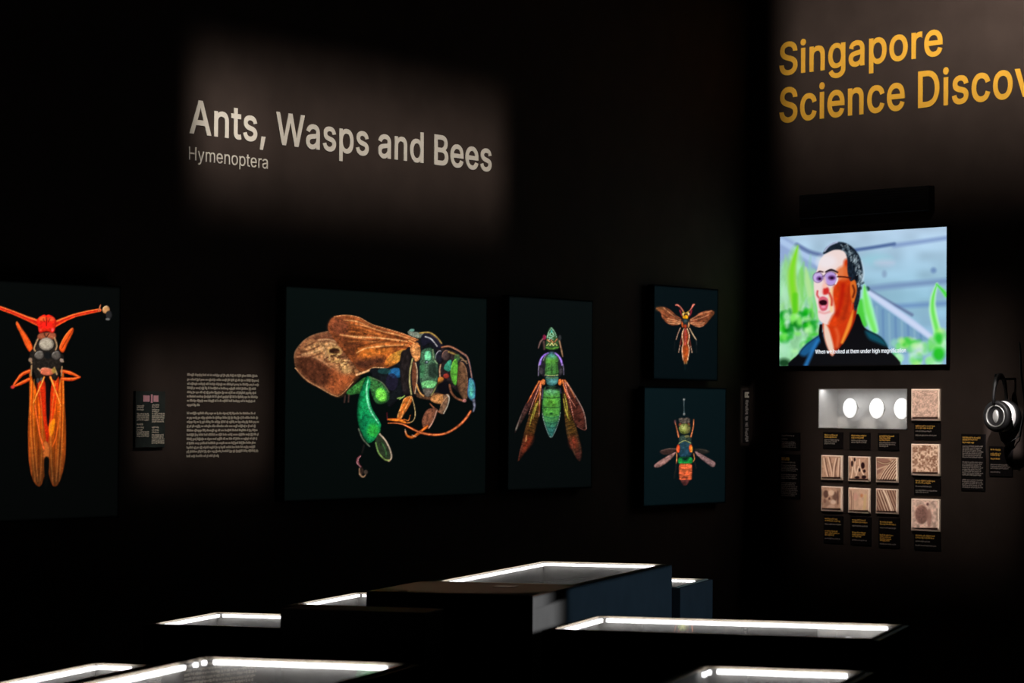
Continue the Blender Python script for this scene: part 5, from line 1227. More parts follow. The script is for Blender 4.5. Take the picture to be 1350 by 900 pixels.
def micro_draw(kind, box):
    x0, y0, x1, y1 = box
    w, h = x1 - x0, y1 - y0
    LT, MD, DKC = (226, 192, 166), (178, 138, 116), (84, 56, 50)

    def draw(p):
        p.at(x0, y0, 1)
        X, Y = (p.X - x0) / w, (p.Y - y0) / h
        n = fbm(X * 7 + kind * 9, Y * 7, 30 + kind)
        p.C[:] = (np.array(MD) / 255)[None, :] * (0.78 + 0.44 * n)[:, None]
        R = lambda q: [(a * w, b * h) for a, b in q]
        if kind == 0:
            for q in ([(0.1, 0.1), (0.18, 0.5), (0.3, 0.9)], [(0.33, 0.05), (0.45, 0.45), (0.55, 0.9)], [(0.75, 0.1), (0.65, 0.5), (0.62, 0.9)], [(0.92, 0.1), (0.88, 0.5), (0.86, 0.9)]):
                p.line(R(q), w * 0.13, MD, core=LT, soft=0.5)
                p.line([(a + w * 0.08, b) for a, b in R(q)], w * 0.05, (112, 80, 68), soft=0.5)
        elif kind == 1:
            for q in ([(0.1, 0.0), (0.2, 0.4), (0.12, 0.9)], [(0.35, 0.05), (0.3, 0.5), (0.42, 0.9)], [(0.55, 0.1), (0.6, 0.5), (0.9, 0.95)], [(0.5, 0.4), (0.4, 0.7), (0.3, 1)]):
                p.line(R(q), w * 0.12, MD, core=(236, 206, 180), soft=0.5)
            for cx, cy, rx, ry in ((0.16, 0.28, 0.06, 0.13), (0.72, 0.36, 0.1, 0.14), (0.8, 0.6, 0.07, 0.07), (0.42, 0.88, 0.13, 0.06), (0.78, 0.86, 0.12, 0.08), (0.3, 0.1, 0.05, 0.08), (0.55, 0.55, 0.05, 0.08)):
                p.ell(cx * w, cy * h, rx * w, ry * h, (40, 20, 22), soft=0.7)
        elif kind == 2:
            for i in range(9):
                a = 0.1 + i * 0.13
                p.line(R([(a, 1.0), (a + 0.3, 0.55), (a + 0.75, 0.1)]), w * 0.07, (150, 112, 96), core=(232, 200, 172), soft=0.45)
                p.line(R([(a + 0.06, 1.0), (a + 0.36, 0.55), (a + 0.81, 0.1)]), w * 0.035, (92, 62, 54), soft=0.45)
            p.blob(R([(0, 0), (0.7, 0.12), (0.35, 0.45), (0.0, 0.7)]), (146, 106, 92), soft=0.8); p.line(R([(0.05, 0.15), (0.4, 0.25), (0.7, 0.2)]), w * 0.1, (96, 66, 52), core=(190, 156, 130), soft=0.6); p.line(R([(0, 0.5), (0.25, 0.42), (0.5, 0.35)]), w * 0.07, (200, 166, 140), soft=0.6)
        elif kind == 3:
            for cx, cy, rx, ry, c in ((0.22, 0.3, 0.13, 0.17, DKC), (0.7, 0.4, 0.12, 0.2, (104, 74, 64)), (0.4, 0.5, 0.06, 0.06, DKC), (0.5, 0.25, 0.16, 0.12, LT), (0.6, 0.65, 0.14, 0.1, (220, 190, 170)), (0.28, 0.7, 0.12, 0.14, (150, 116, 100)), (0.85, 0.45, 0.06, 0.3, (96, 68, 60)), (0.5, 0.85, 0.2, 0.08, (196, 160, 140)), (0.15, 0.6, 0.08, 0.1, (120, 86, 74))):
                p.ell(cx * w, cy * h, rx * w, ry * h, c, soft=1.0, alpha=0.85)
        elif kind == 4:
            p.C[:] = (np.array((204, 164, 140)) / 255)[None, :] * (0.9 + 0.2 * n)[:, None]
            p.line(R([(0.1, 0.1), (0.14, 0.5), (0.12, 0.9)]), w * 0.05, (136, 100, 86), soft=0.6); p.line(R([(0.24, 0.2), (0.22, 0.9)]), w * 0.03, (150, 112, 96), soft=0.6)
            p.ell(0.66 * w, 0.3 * h, 0.07 * w, 0.08 * h, (196, 116, 70), soft=0.9, alpha=0.7); p.ell(0.35 * w, 0.35 * h, 0.12 * w, 0.16 * h, (206, 146, 136), soft=1.2, alpha=0.5); p.line(R([(0.85, 0.3), (0.8, 0.85)]), w * 0.14, (206, 172, 120), soft=1, alpha=0.7)
        elif kind == 5:
            for i in range(10):
                a = -0.35 + i * 0.14
                p.line(R([(a, 0.05), (a + 0.2, 0.5), (a + 0.42, 1.0)]), w * 0.075, (140, 104, 88), core=(226, 194, 168) if 3 <= i <= 6 else (176, 138, 118), soft=0.45)
                p.line(R([(a + 0.06, 0.05), (a + 0.26, 0.5), (a + 0.48, 1.0)]), w * 0.04, (92, 62, 54), soft=0.45)
            p.line(R([(0.35, 0.05), (0.55, 0.4), (0.78, 0.95)]), w * 0.12, (190, 156, 134), core=(240, 216, 194), soft=0.5)
        elif kind == 6:
            m_ = vnoise(X * 26, Y * 26, 5)
            p.C[:] = (np.array((196, 162, 146)) / 255)[None, :] * (0.78 + 0.4 * m_)[:, None]
        elif kind == 7:
            m_ = vnoise(X * 17, Y * 18, 8) * 0.7 + vnoise(X * 30, Y * 30, 9) * 0.3
            t_ = np.clip((m_ - 0.3) * 2.4, 0, 1)[:, None]
            p.C[:] = np.array((138, 100, 82)) / 255 * (1 - t_) + np.array((222, 188, 164)) / 255 * t_
        else:
            m_ = fbm(X * 9, Y * 9, 12)
            p.C[:] = (np.array((194, 162, 148)) / 255)[None, :] * np.clip(0.6 + 0.8 * m_, 0.5, 1.2)[:, None]
            p.ell(0.36 * w, 0.48 * h, 0.27 * w, 0.32 * h, (126, 92, 84), edge=(166, 126, 112), w=6, soft=1.2, tex=(0.2, 0.6, 0.6, 0, 3))
            p.ell(0.66 * w, 0.6 * h, 0.1 * w, 0.3 * h, (150, 110, 100), soft=1.2, alpha=0.8); p.ell(0.6 * w, 0.15 * h, 0.05 * w, 0.05 * h, (110, 76, 76), soft=0.8)
        p.blob(R([(0, 0.93), (1, 0.93), (1, 1.0), (0, 1.0)]), (56, 36, 32), soft=0.5, smooth=False)
    return draw

# ------------------------------------------------------------------ wall lettering


def wall_letters(name, wall, text, bold, left, right, bases, caps, m_, label, cat, upto=None, gap=1.0):
    x0, x1 = wall.pt(*left)[0], wall.pt(*right)[0]
    zb = sum(wall.pt(*q)[1] for q in bases) / len(bases)
    zc = sum(wall.pt(*q)[1] for q in caps) / len(caps)
    root = on_wall(name, wall, x0, zb)
    k = letters(root, text, bold, 0.0, x1 - x0, 0.0, zc - zb, m_, upto, gap)
    tag(root, label, cat)
    return root


wall_letters('title_lettering', WL, 'Ants, Wasps and Bees', 13, (249.0, 175), (647.5, 224),
             [(249.3, 175.0), (565, 216.3)], [(262, 132.4), (566, 175.8)], M_TITLE,
             'large pale wall lettering reading Ants, Wasps and Bees', 'lettering')
wall_letters('subtitle_lettering', WL, 'Hymenoptera', 0, (248.3, 210), (352.4, 222),
             [(249, 210.4), (350, 222.3)], [(249, 193.0)], M_TITLE,
             'small pale wall lettering reading Hymenoptera below the big title', 'lettering')
hd = wall_letters('heading_lettering', WR, 'Singapore', 13, (1028.0, 99), (1242.8, 73),
                  [(1059, 96.2), (1203.8, 77.6)], [(1040, 55.2)], M_YELLOW,
                  'yellow wall lettering reading Singapore, upper line at top right', 'lettering')
wall_letters('heading_lettering', WR, 'Science Discovery', 13, (1028.0, 160), (1335.4, 128),
             [(1084, 156.3), (1208.5, 142.9)], [(1208.5, 94.7)], M_YELLOW,
             'yellow wall lettering reading Science Discovery, lower line cut by the frame', 'lettering', upto=13)

# ------------------------------------------------------------------ insect portraits on the left wall
ART = [
    ('fly', draw_fly, (6, 8, 8), 'tall print of a red stalk-eyed insect with orange folded wings, far left of wall'),
    ('bee', draw_bee, (7, 13, 13), 'large print of a metallic green bee with copper wings seen in profile'),
    ('wasp', draw_wasp, (8, 13, 14), 'narrow print of a green and violet bee with wings swept back'),
    ('upper', draw_upper, (7, 16, 20), 'small print of an orange insect with spread wings, upper of two stacked'),
    ('lower', draw_lower, (8, 20, 24), 'small print of an orange-tailed insect with a long snout, lower of two stacked')]
for key, fn, bg, label in ART:
    x0, x1, z0, z1 = WL.rect(PANELS[key], PANEL_OFF)
    xm = (x0 + x1) / 2
    root = on_wall('insect_print', WL, xm, z0)
    tag(root, label, 'picture')
    w, h = (x1 - x0) / 2, z1 - z0
    MB().box(-w, w, -PANEL_OFF + 0.001, -0.018, 0, h).build('board', M_BOARD, root, bevel=0.002)
    for q in (0.84, 0.1): MB().box(-w * 0.8, w * 0.8, -0.018, 0.0, h * q, h * (q + 0.06)).build('mounting_batten', M_BOARD, root)
    pic = picture('print', root, WL, (x0, x1, z0, z1), PANEL_OFF, -PANEL_OFF, 0.75, bg, fn, M_PIC, 0.10 if key == 'fly' else 0.24)
    pic.location = (-xm, 0, -z0)

# ------------------------------------------------------------------ text on the left wall
rng = random.Random(11)
# paragraph printed straight on the wall
LINES = [(493.8, .97), (499.9, 1.0), (505.5, 1.0), (511.0, .95), (516.5, .96), (522.0, 1.0), (527.5, .95), (533.2, .19),
         (543.9, .95), (549.6, .99), (555.1, 1.0), (560.7, .95), (566.2, 1.0), (571.9, 1.0), (577.4, .98), (582.9, .95), (588.5, .95), (593.7, 1.0), (599.6, .44)]
xa, xb = WL.pt(246.3, 545)[0], WL.pt(340.6, 545)[0]
zb = WL.pt(293, 602)[1]
root = on_wall('wall_text', WL, xa, zb)
tag(root, 'two paragraphs of small grey text printed straight on the wall', 'text')
for py, rg_ in LINES:
    # row heights are read at the middle of the column
    z = WL.pt(293, py + 0.8)[1] - zb
    mb = MB()
    word_bars(mb, 0, xb - xa, z - 0.004, 0.0098, rng, ragged=rg_)
    mb.build('text_line', M_GREY_TXT, root)['kind'] = 'stuff'


def caption(wall, box, rows, label, group=None, plate=M_PLATE, thick=0.006, name='caption_plate', cat='caption', rows_px=True):
    """dark plate with printed rows; rows = (pixel y, left px, right px, height px, 'y' heading | 'g' body)"""
    x0, y0, x1, y1 = box
    r = wall.rect([(x0, y0), (x1, y0), (x1, y1), (x0, y1)])
    root = on_wall(name, wall, r[0], r[2])
    tag(root, label, cat, group)
    w, h = r[1] - r[0], r[3] - r[2]
    MB().box(0, w, -thick, 0, 0, h).build('plate', plate, root, bevel=0.001)
    groups = {}
    for py, xl, xr, hp, kind in rows:
        f0, f1 = (xl - x0) / (x1 - x0), (xr - x0) / (x1 - x0)
        z = h * (1 - (py - y0) / (y1 - y0))
        hh = h * hp / (y1 - y0)
        mb = groups.setdefault(kind, MB())
        word_bars(mb, w * f0, w * f1, z - hh * 0.5, hh, rng, -thick - 0.0012, -thick)
    for kind, mb in groups.items():
        if kind == 'y': mb.build('heading', M_CAP_Y, root)['kind'] = 'stuff'
        else: mb.build('body_text', M_CAP_G if kind == 'g' else M_GREY_TXT, root)['kind'] = 'stuff'
    return root, w, h


rows = []
for xl, xr, hs, bs, hs2, bs2 in ((177.2, 193, (534.5, 536.8, 539.6), (545.2, 547.8, 550.4, 553.0), (558.8, 563, 566), (569, 571.6, 574.2)),
                                 (197, 213.2, (533.5, 536.0, 539.6, 542.2), (545.0, 547.6, 550.2, 552.8, 555.4), (562.8, 566.4, 569.4), (573.0, 575.6, 578.2, 580.8, 583.4))):
    for y in hs + hs2: rows.append((y, xl, xl + (xr - xl) * 0.55, 2.0, 'w'))
    for y in bs + bs2: rows.append((y, xl, xr, 2.0, 'w'))
root, w, h = caption(WL, (175.5, 515.5, 214.8, 589.5), rows, 'dark grey sign with two pink squares and small text, left of the paragraphs', None, M_SIGN, 0.012, 'text_sign', 'sign')
sx = lambda px: w * (px - 175.5) / (214.8 - 175.5)
sz = lambda py: h * (1 - (py - 515.5) / (589.5 - 515.5))
for a, b, c, d in ((185.1, 521, 193.6, 529.4), (198.8, 521, 205.2, 529.4), (195.2, 519.6, 197.6, 530.8)):
    MB().box(sx(a), sx(c), -0.0135, -0.012, sz(d), sz(b)).build('pink_mark', M_PINK, root)
# upright label near the corner
root, w, h = caption(WL, (979.0, 514, 988.0, 583.5), [], 'narrow upright black label beside the corner, right of the stacked prints', None, M_PLATE, 0.004, 'upright_label', 'label')
lz = lambda py: h * (1 - (py - 514) / 69.5)
mb = MB()
for a, b in ((516.5, 518.6), (521.6, 524.0)): mb.box(w * .2, w * .8, -0.0055, -0.004, lz(b), lz(a))
mb.box(w * .2, w * .36, -0.0055, -0.004, lz(524), lz(516.5)); mb.box(w * .46, w * .62, -0.0055, -0.004, lz(523), lz(517.5))
mb.build('emblem', M_GREY_TXT, root)['kind'] = 'stuff'
mb = MB()
y = 527.0
while y < 582:
    L_ = rng.uniform(1.0, 1.8)
    if not (546 < y < 548.5 or 553.5 < y < 555.5 or 561.5 < y < 564):
        mb.box(w * (0.3 + rng.uniform(-.05, .1)), w * (0.62 + rng.uniform(-.05, .12)), -0.0052, -0.004, lz(y + L_), lz(y))
    y += L_ + 0.5
mb.build('body_text', M_CAP_G, root)['kind'] = 'stuff'

# ------------------------------------------------------------------ video screen and the box above it
SCR = [(1028, 312.5), (1248, 298.6), (1248.3, 480.6), (1028.3, 481.5)]
SO = 0.02
x0, x1, z0, z1 = WR.rect(SCR, SO)
xm = (x0 + x1) / 2
root = on_wall('video_screen', WR, xm, z0)
tag(root, 'wall video screen showing a man in spectacles among green plants', 'screen')
w, h = (x1 - x0) / 2, z1 - z0
e = 0.007
mb = MB()
mb.box(-w - e, w + e, -SO + 0.004, 0, -e, h + e)
for a in ((-w - e, -w, -e, h + e), (w, w + e, -e, h + e), (-w, w, -e, 0), (-w, w, h, h + e)):
    mb.box(a[0], a[1], -SO - 0.003, -SO + 0.004, a[2], a[3])
mb.build('housing', M_BLACK, root)
pic = picture('display', root, WR, (x0, x1, z0, z1), SO, -SO, 1.0, (150, 190, 215), draw_screen, M_SCREEN)
pic.location = (-xm, 0, -z0)
mb = MB()
res, lo, hi = lay('When we looked at them under high magnification', 4)
sxa, sza = WR.pt(1075.2, 464.0, SO)
sxb = WR.pt(1194.5, 462.0, SO)[0]
k = (sxb - sxa) / (hi - lo)
for ch, x, outs in res:
    if outs: glyph_mesh(mb, outs, (x - lo) * k + sxa - xm, k, k * 1.05, -SO - 0.002, -SO - 0.001)
zt = WR.pt(1130, 465.3, SO)[1] - z0
mb.v = [(a, b, c + zt) for a, b, c in mb.v]
mb.build('subtitle', M_SUB, root)['kind'] = 'stuff'

x0, x1, z0, z1 = WR.rect([(1053.5, 255.8), (1223.4, 245.9), (1223.4, 277.6), (1053.5, 288.0)], 0.05)
root = on_wall('speaker_bar', WR, (x0 + x1) / 2, z0)
tag(root, 'long black box on the wall above the video screen', 'speaker')
w, h = (x1 - x0) / 2, z1 - z0
MB().box(-w, w, -0.05, 0, 0, h).build('body', M_BLACK, root, bevel=0.004)
mb = MB()
for i in range(9): mb.box(-w + 0.01, w - 0.01, -0.052, -0.05, h * (0.08 + i * 0.1), h * (0.08 + i * 0.1) + h * 0.05)
mb.build('grille', M_RUBBER, root)['kind'] = 'stuff'

# ------------------------------------------------------------------ lit showcase sunk into the right wall
x0, x1, z0, z1 = NICHE
DEP = 0.138
root = on_wall('wall_showcase', WR, (x0 + x1) / 2, z0)
tag(root, 'brightly lit white showcase recessed in the wall below the screen', 'showcase')
w, h = (x1 - x0) / 2, z1 - z0
t = 0.004
mb = MB()
mb.quad((-w, 0, 0), (w, 0, 0), (w, DEP, 0), (-w, DEP, 0)).quad((-w, 0, h), (-w, DEP, h), (w, DEP, h), (w, 0, h))
mb.quad((-w, 0, 0), (-w, DEP, 0), (-w, DEP, h), (-w, 0, h)).quad((w, 0, 0), (w, 0, h), (w, DEP, h), (w, DEP, 0))
mb.quad((-w, DEP, 0), (w, DEP, 0), (w, DEP, h), (-w, DEP, h))
ob = mb.build('lining', M_NICHE, root)
md = ob.modifiers.new('thickness', 'SOLIDIFY'); md.thickness = 0.003; md.offset = 1
mb = MB()
f = 0.0045
for a in ((-w, -w + f, 0, h), (w - f, w, 0, h), (-w + f, w - f, 0, f), (-w + f, w - f, h - f, h)):
    mb.box(a[0], a[1], -0.003, 0.006, a[2], a[3])
mb.build('edge_frame', M_NICHE, root)
MB().box(-w + 0.01, w - 0.01, 0.008, 0.034, h - 0.0042, h - 0.0012).build('light_strip', M_NICHE_LED, root)
for i, (px, label) in enumerate(((1122.0, 'glowing white disc in the lit showcase, leftmost of three'),
                                 (1157.2, 'glowing white disc in the middle of the lit showcase'),
                                 (1190.0, 'glowing white disc at right end of showcase, half hidden by its edge'))):
    off = -0.085
    xc, zc = WR.pt(px, 537.8 + i * 0.4, off)
    r = WR.pt(px, 537.8 - 12.8, off)[1] - zc
    d = on_wall('specimen_disc', WR, xc, zc, off)
    tag(d, label, 'disc', 'discs in the lit showcase')
    M_ = Matrix.Rotation(math.pi / 2, 4, 'X')                       # local z of the lathe -> -y (towards the room)
    MB().lathe([(r * 0.2, 0.0), (r * 0.93, 0.0), (r, 0.003), (r, 0.008), (r * 0.95, 0.011), (r * 0.5, 0.0135), (r * 0.1, 0.0145)], 36, M_).build('face', M_DISC, d, smooth=True)
    MB().lathe([(r * 1.0, -0.001), (r * 1.02, 0.001), (r * 1.02, 0.008), (r * 1.0, 0.009)], 36, M_, close=True).build('rim', M_SILVER, d)
    MB().tube([(0, 0.0, 0), (0, DEP + off, 0)], 0.008, 10).build('peg', M_SILVER, d)

# ------------------------------------------------------------------ micrographs and captions on the right wall
MLAB = ['small micrograph of branching V-shaped ridges, left of upper small row',
        'small micrograph with dark holes and twisted fibres, middle of upper small row',
        'small micrograph of diagonal ribbed fibres, right of upper small row',
        'small micrograph of dark lumps and hollows, left of lower small row',
        'small pale, nearly plain micrograph, middle of lower small row',
        'small micrograph of a steep pale ridge, right of lower small row',
        'larger fine-grained pinkish micrograph beside the showcase, top of right column',
        'larger coarse granular cream micrograph, middle of the right column',
        'larger micrograph with one big dark round cell, bottom of the right column']
for i, box in enumerate(MICRO):
    x0, y0, x1, y1 = box
    r = WR.rect([(x0, y0), (x1, y0), (x1, y1), (x0, y1)])
    root = on_wall('micrograph', WR, r[0], r[2])
    tag(root, MLAB[i], 'picture', 'electron micrographs on the right wall')
    w, h = r[1] - r[0], r[3] - r[2]
    MB().box(0, w, -0.012, 0, 0, h).build('board', M_BORDER, root, bevel=0.001)
    bx, bz = w * 0.045, h * 0.04
    q = (r[0] + bx, r[1] - bx, r[2] + bz * 1.6, r[3] - bz)
    ix0, iy0 = to_px(WR.world(q[0], q[3], 0.0125))
    ix1, iy1 = to_px(WR.world(q[1], q[2], 0.0125))
    pic = picture('print', root, WR, q, 0.0125, -0.0125, 0.6, (180, 140, 118), micro_draw(i, (ix0, iy0, ix1, iy1)), M_PIC)
    pic.location = (-r[0], 0, -r[2])


def cap_rows(x0, x1, spec):
    """spec = (y, width fraction, height, kind)"""
    return [(y, x0, x0 + (x1 - x0) * f_, hp, k_) for y, f_, hp, k_ in spec]


CAPS = [
    ((1086.0, 569.2, 1112, 591.0), cap_rows(1088.2, 1110.5, [(573.2, .75, 1.9, 'y'), (576.0, .7, 1.9, 'y'), (579.6, .85, 1.7, 'g'), (582.0, .75, 1.7, 'g'), (584.4, .6, 1.7, 'g')]), 'black caption plate under the showcase, leftmost of three'),
    ((1120.7, 570.0, 1148.2, 592.2), cap_rows(1123.5, 1146.5, [(574.0, .85, 1.9, 'y'), (576.8, .7, 1.9, 'y'), (580.4, .9, 1.7, 'g'), (582.8, .85, 1.7, 'g')]), 'black caption plate under the showcase, middle of three'),
    ((1158.3, 570.8, 1185.4, 593.2), cap_rows(1160.6, 1183.2, [(574.6, .85, 1.9, 'y'), (577.2, .65, 1.9, 'y'), (579.8, .6, 1.9, 'y'), (583.2, .95, 1.7, 'g'), (585.6, .9, 1.7, 'g'), (588.0, .5, 1.7, 'g')]), 'black caption plate under the showcase, rightmost of three'),
    ((1206, 558.0, 1240.7, 579.4), cap_rows(1208.2, 1238, [(561.2, .85, 2.0, 'y'), (564.0, .75, 2.0, 'y'), (568.2, .7, 1.7, 'g'), (573.6, .9, 1.7, 'g')]), 'black caption plate under the fine-grained micrograph in the right column'),
    ((1206, 630.5, 1240.7, 653.2), cap_rows(1208.2, 1238, [(633.6, .85, 2.0, 'y'), (636.4, .7, 2.0, 'y'), (641.0, .7, 1.7, 'g'), (646.4, .95, 1.7, 'g'), (648.8, .6, 1.7, 'g')]), 'black caption plate under the granular micrograph in the right column'),
    ((1206, 702.0, 1240.7, 724.8), cap_rows(1208.2, 1238, [(706.0, .85, 2.0, 'y'), (708.8, .8, 2.0, 'y'), (713.6, .65, 1.7, 'g'), (719.0, .9, 1.7, 'g')]), 'black caption plate at the foot of the right column'),
    ((1086.8, 679.9, 1112.2, 715.6), cap_rows(1088.6, 1110.6, [(683.6, .75, 1.9, 'y'), (686.2, .9, 1.9, 'y'), (690.8, .95, 1.6, 'g'), (699.8, .75, 1.9, 'y'), (702.4, .85, 1.9, 'y'), (705.0, .55, 1.9, 'y'), (709.6, .95, 1.6, 'g')]), 'tall black caption plate below the small micrographs, left one'),
    ((1122.0, 680.7, 1149.2, 718.2), cap_rows(1124.6, 1145.8, [(685.2, .85, 1.9, 'y'), (688.0, .95, 1.9, 'y'), (693.0, .95, 1.6, 'g'), (701.8, .85, 1.9, 'y'), (704.4, .8, 1.9, 'y'), (707.0, .6, 1.9, 'y'), (711.8, .9, 1.6, 'g')]), 'tall black caption plate below the small micrographs, middle one'),
    ((1159.3, 682.5, 1186.6, 721.6), cap_rows(1161.2, 1183.2, [(688.0, .8, 1.9, 'y'), (690.8, .95, 1.9, 'y'), (695.6, .95, 1.6, 'g'), (705.2, .85, 1.9, 'y'), (707.8, .65, 1.9, 'y'), (710.4, .65, 1.9, 'y'), (712.6, .6, 1.6, 'y'), (717.0, .95, 1.6, 'g')]), 'tall black caption plate below the small micrographs, right one'),
    ((1027.3, 569.8, 1055.4, 592.9), cap_rows(1031.8, 1052, [(573.8, .8, 2.0, 'g'), (578.4, .4, 1.6, 'g'), (582.4, .85, 1.6, 'g'), (584.6, .9, 1.6, 'g'), (586.8, .9, 1.6, 'g'), (589.0, .95, 1.6, 'g')]), 'dim caption plate near the corner, upper of two'),
    ((1027.3, 598.6, 1055.4, 657.0), cap_rows(1031.2, 1052.5, [(603.6, .5, 2.2, 'y'), (605.8, .5, 1.6, 'y'), (609.2, .85, 1.6, 'g'), (613.0, .9, 1.6, 'g'), (615.4, .9, 1.6, 'g'), (617.8, 1, 1.6, 'g'), (620.2, .9, 1.6, 'g'), (625.4, .95, 1.6, 'g'), (627.8, .9, 1.6, 'g'), (630.2, .95, 1.6, 'g'), (636.2, .9, 1.6, 'g'), (638.6, .9, 1.6, 'g'), (641.0, 1, 1.6, 'g'), (643.4, .95, 1.6, 'g'), (645.8, 1, 1.6, 'g'), (648.2, .95, 1.6, 'g'), (650.6, .95, 1.6, 'g'), (653.0, .9, 1.6, 'g')]), 'tall dim caption plate near the corner, lower of two'),
    ((1268, 572.0, 1299.6, 646.4), cap_rows(1270, 1297, [(576.6, .85, 2.0, 'y'), (579.2, .7, 2.0, 'y'), (583.0, .55, 2.0, 'y')] + [(588 + 2.4 * q, 1 - .06 * (q % 3), 1.7, 'g') for q in range(7)] + [(609 + 2.4 * q, 1 - .05 * (q % 3), 1.7, 'g') for q in range(8)] + [(632.4 + 2.4 * q, 1 - .06 * (q % 2), 1.7, 'g') for q in range(5)]), 'tall black caption plate of dense text, left of the headphones'),
    ((1304.7, 588.2, 1335.6, 627.6), cap_rows(1307.2, 1333, [(592.4, .5, 2.0, 'y'), (597.8, .5, 2.0, 'y'), (599.8, .45, 1.8, 'y'), (604.6, .45, 2.0, 'y'), (612.4, .95, 1.7, 'g'), (614.8, 1.0, 1.7, 'g'), (617.2, .9, 1.7, 'g'), (622.0, .5, 1.7, 'g')]), 'black caption plate hanging directly below the headphones')]
for box, rows, label in CAPS:
    caption(WR, box, rows, label, 'caption plates on the right wall')

# ------------------------------------------------------------------ headphones hanging on the right wall
# hung by the band over a hook: one ear piece towards the room, the other against the wall
HF, HR = 0.155, 0.062
fx, fz = WR.pt(1313.0, 548.5, HF)
rx, rz = WR.pt(1323.5, 548.5, HR)
root = on_wall('headphones', WR, fx, fz, 0.0)
tag(root, 'black over-ear headphones with one white ear shell hanging on the right wall', 'headphones')
rx, rz = rx - fx, rz - fz
OUT = Matrix.Rotation(math.pi / 2, 4, 'X')                          # lathe axis -> out of the wall
R0 = 0.077
MF = Matrix.Translation((0, -HF, 0)) @ Matrix.Rotation(rad(8), 4, 'Z') @ OUT
MR_ = Matrix.Translation((rx, -HR, rz)) @ Matrix.Rotation(rad(4), 4, 'Z') @ OUT
cup = MB().lathe([(0.01, -0.035), (R0 * .8, -0.034), (R0 * .97, -0.024), (R0, -0.012), (R0 * .98, 0.0), (R0 * .84, 0.008), (R0 * .72, 0.003), (R0 * .6, -0.002), (0.01, -0.002)], 44, MF).build('ear_cup', M_RUBBER, root, smooth=True)
MB().lathe([(R0 * .60, 0.002), (R0 * .66, 0.008), (R0 * .71, 0.006), (R0 * .68, 0.0)], 44, MF, close=True).build('ring', M_SILVER, cup, smooth=True)
MB().lathe([(0.004, -0.001), (R0 * .34, -0.001), (R0 * .30, 0.004), (0.004, 0.006)], 32, MF @ Matrix.Diagonal((0.7, 1.25, 1, 1))).build('centre_pad', M_SILVER, cup, smooth=True)
cup = MB().lathe([(0.01, -0.05), (R0 * .9, -0.048), (R0 * 1.02, -0.03), (R0 * 1.04, -0.012), (R0 * .98, 0.002), (R0 * .8, 0.0), (0.01, 0.0)], 44, MR_).build('ear_cup', M_RUBBER, root, smooth=True)
MB().lathe([(R0 * .96, -0.004), (R0 * .97, 0.006), (R0 * .8, 0.016), (R0 * .4, 0.02), (0.004, 0.021)], 44, MR_).build('white_shell', M_WHITE_SHELL, cup, smooth=True)
top = 0.2
arc = []
for i in range(17):
    a = math.pi * i / 16
    q = 0.5 - 0.5 * math.cos(a)
    yy = -HF * (1 - q) - HR * q + (0.02 if 0 else 0) + (-math.cos(a)) * 0.018
    arc.append((rx * q, yy, (R0 * 0.8) * (1 - q) + (rz + R0 * 0.8) * q + math.sin(a) * (top - R0 * 0.8)))
MB().tube(arc, [0.008] * 4 + [0.011] * 9 + [0.008] * 4, 8).build('headband', M_RUBBER, root, smooth=True)
mid_ = arc[8]
MB().tube([(mid_[0], 0.0, mid_[2] - 0.018), (mid_[0], mid_[1] - 0.03, mid_[2] - 0.019), (mid_[0], mid_[1] - 0.036, mid_[2] + 0.004)], 0.006, 8).build('hook', M_BLACK, root, smooth=True)
MB().tube([(0.0, -HF + 0.02, -R0), (0.01, -HF + 0.03, -R0 - 0.04), (rx * .6, -0.06, -R0 - 0.06), (rx + .06, -0.02, -R0 - 0.02), (rx + 0.09, -0.012, 0.05), (rx + 0.06, -0.008, 0.2), (rx + 0.05, -0.008, 0.36)], 0.004, 6).build('cable', M_BLACK, root, smooth=True)

# ------------------------------------------------------------------ display cases


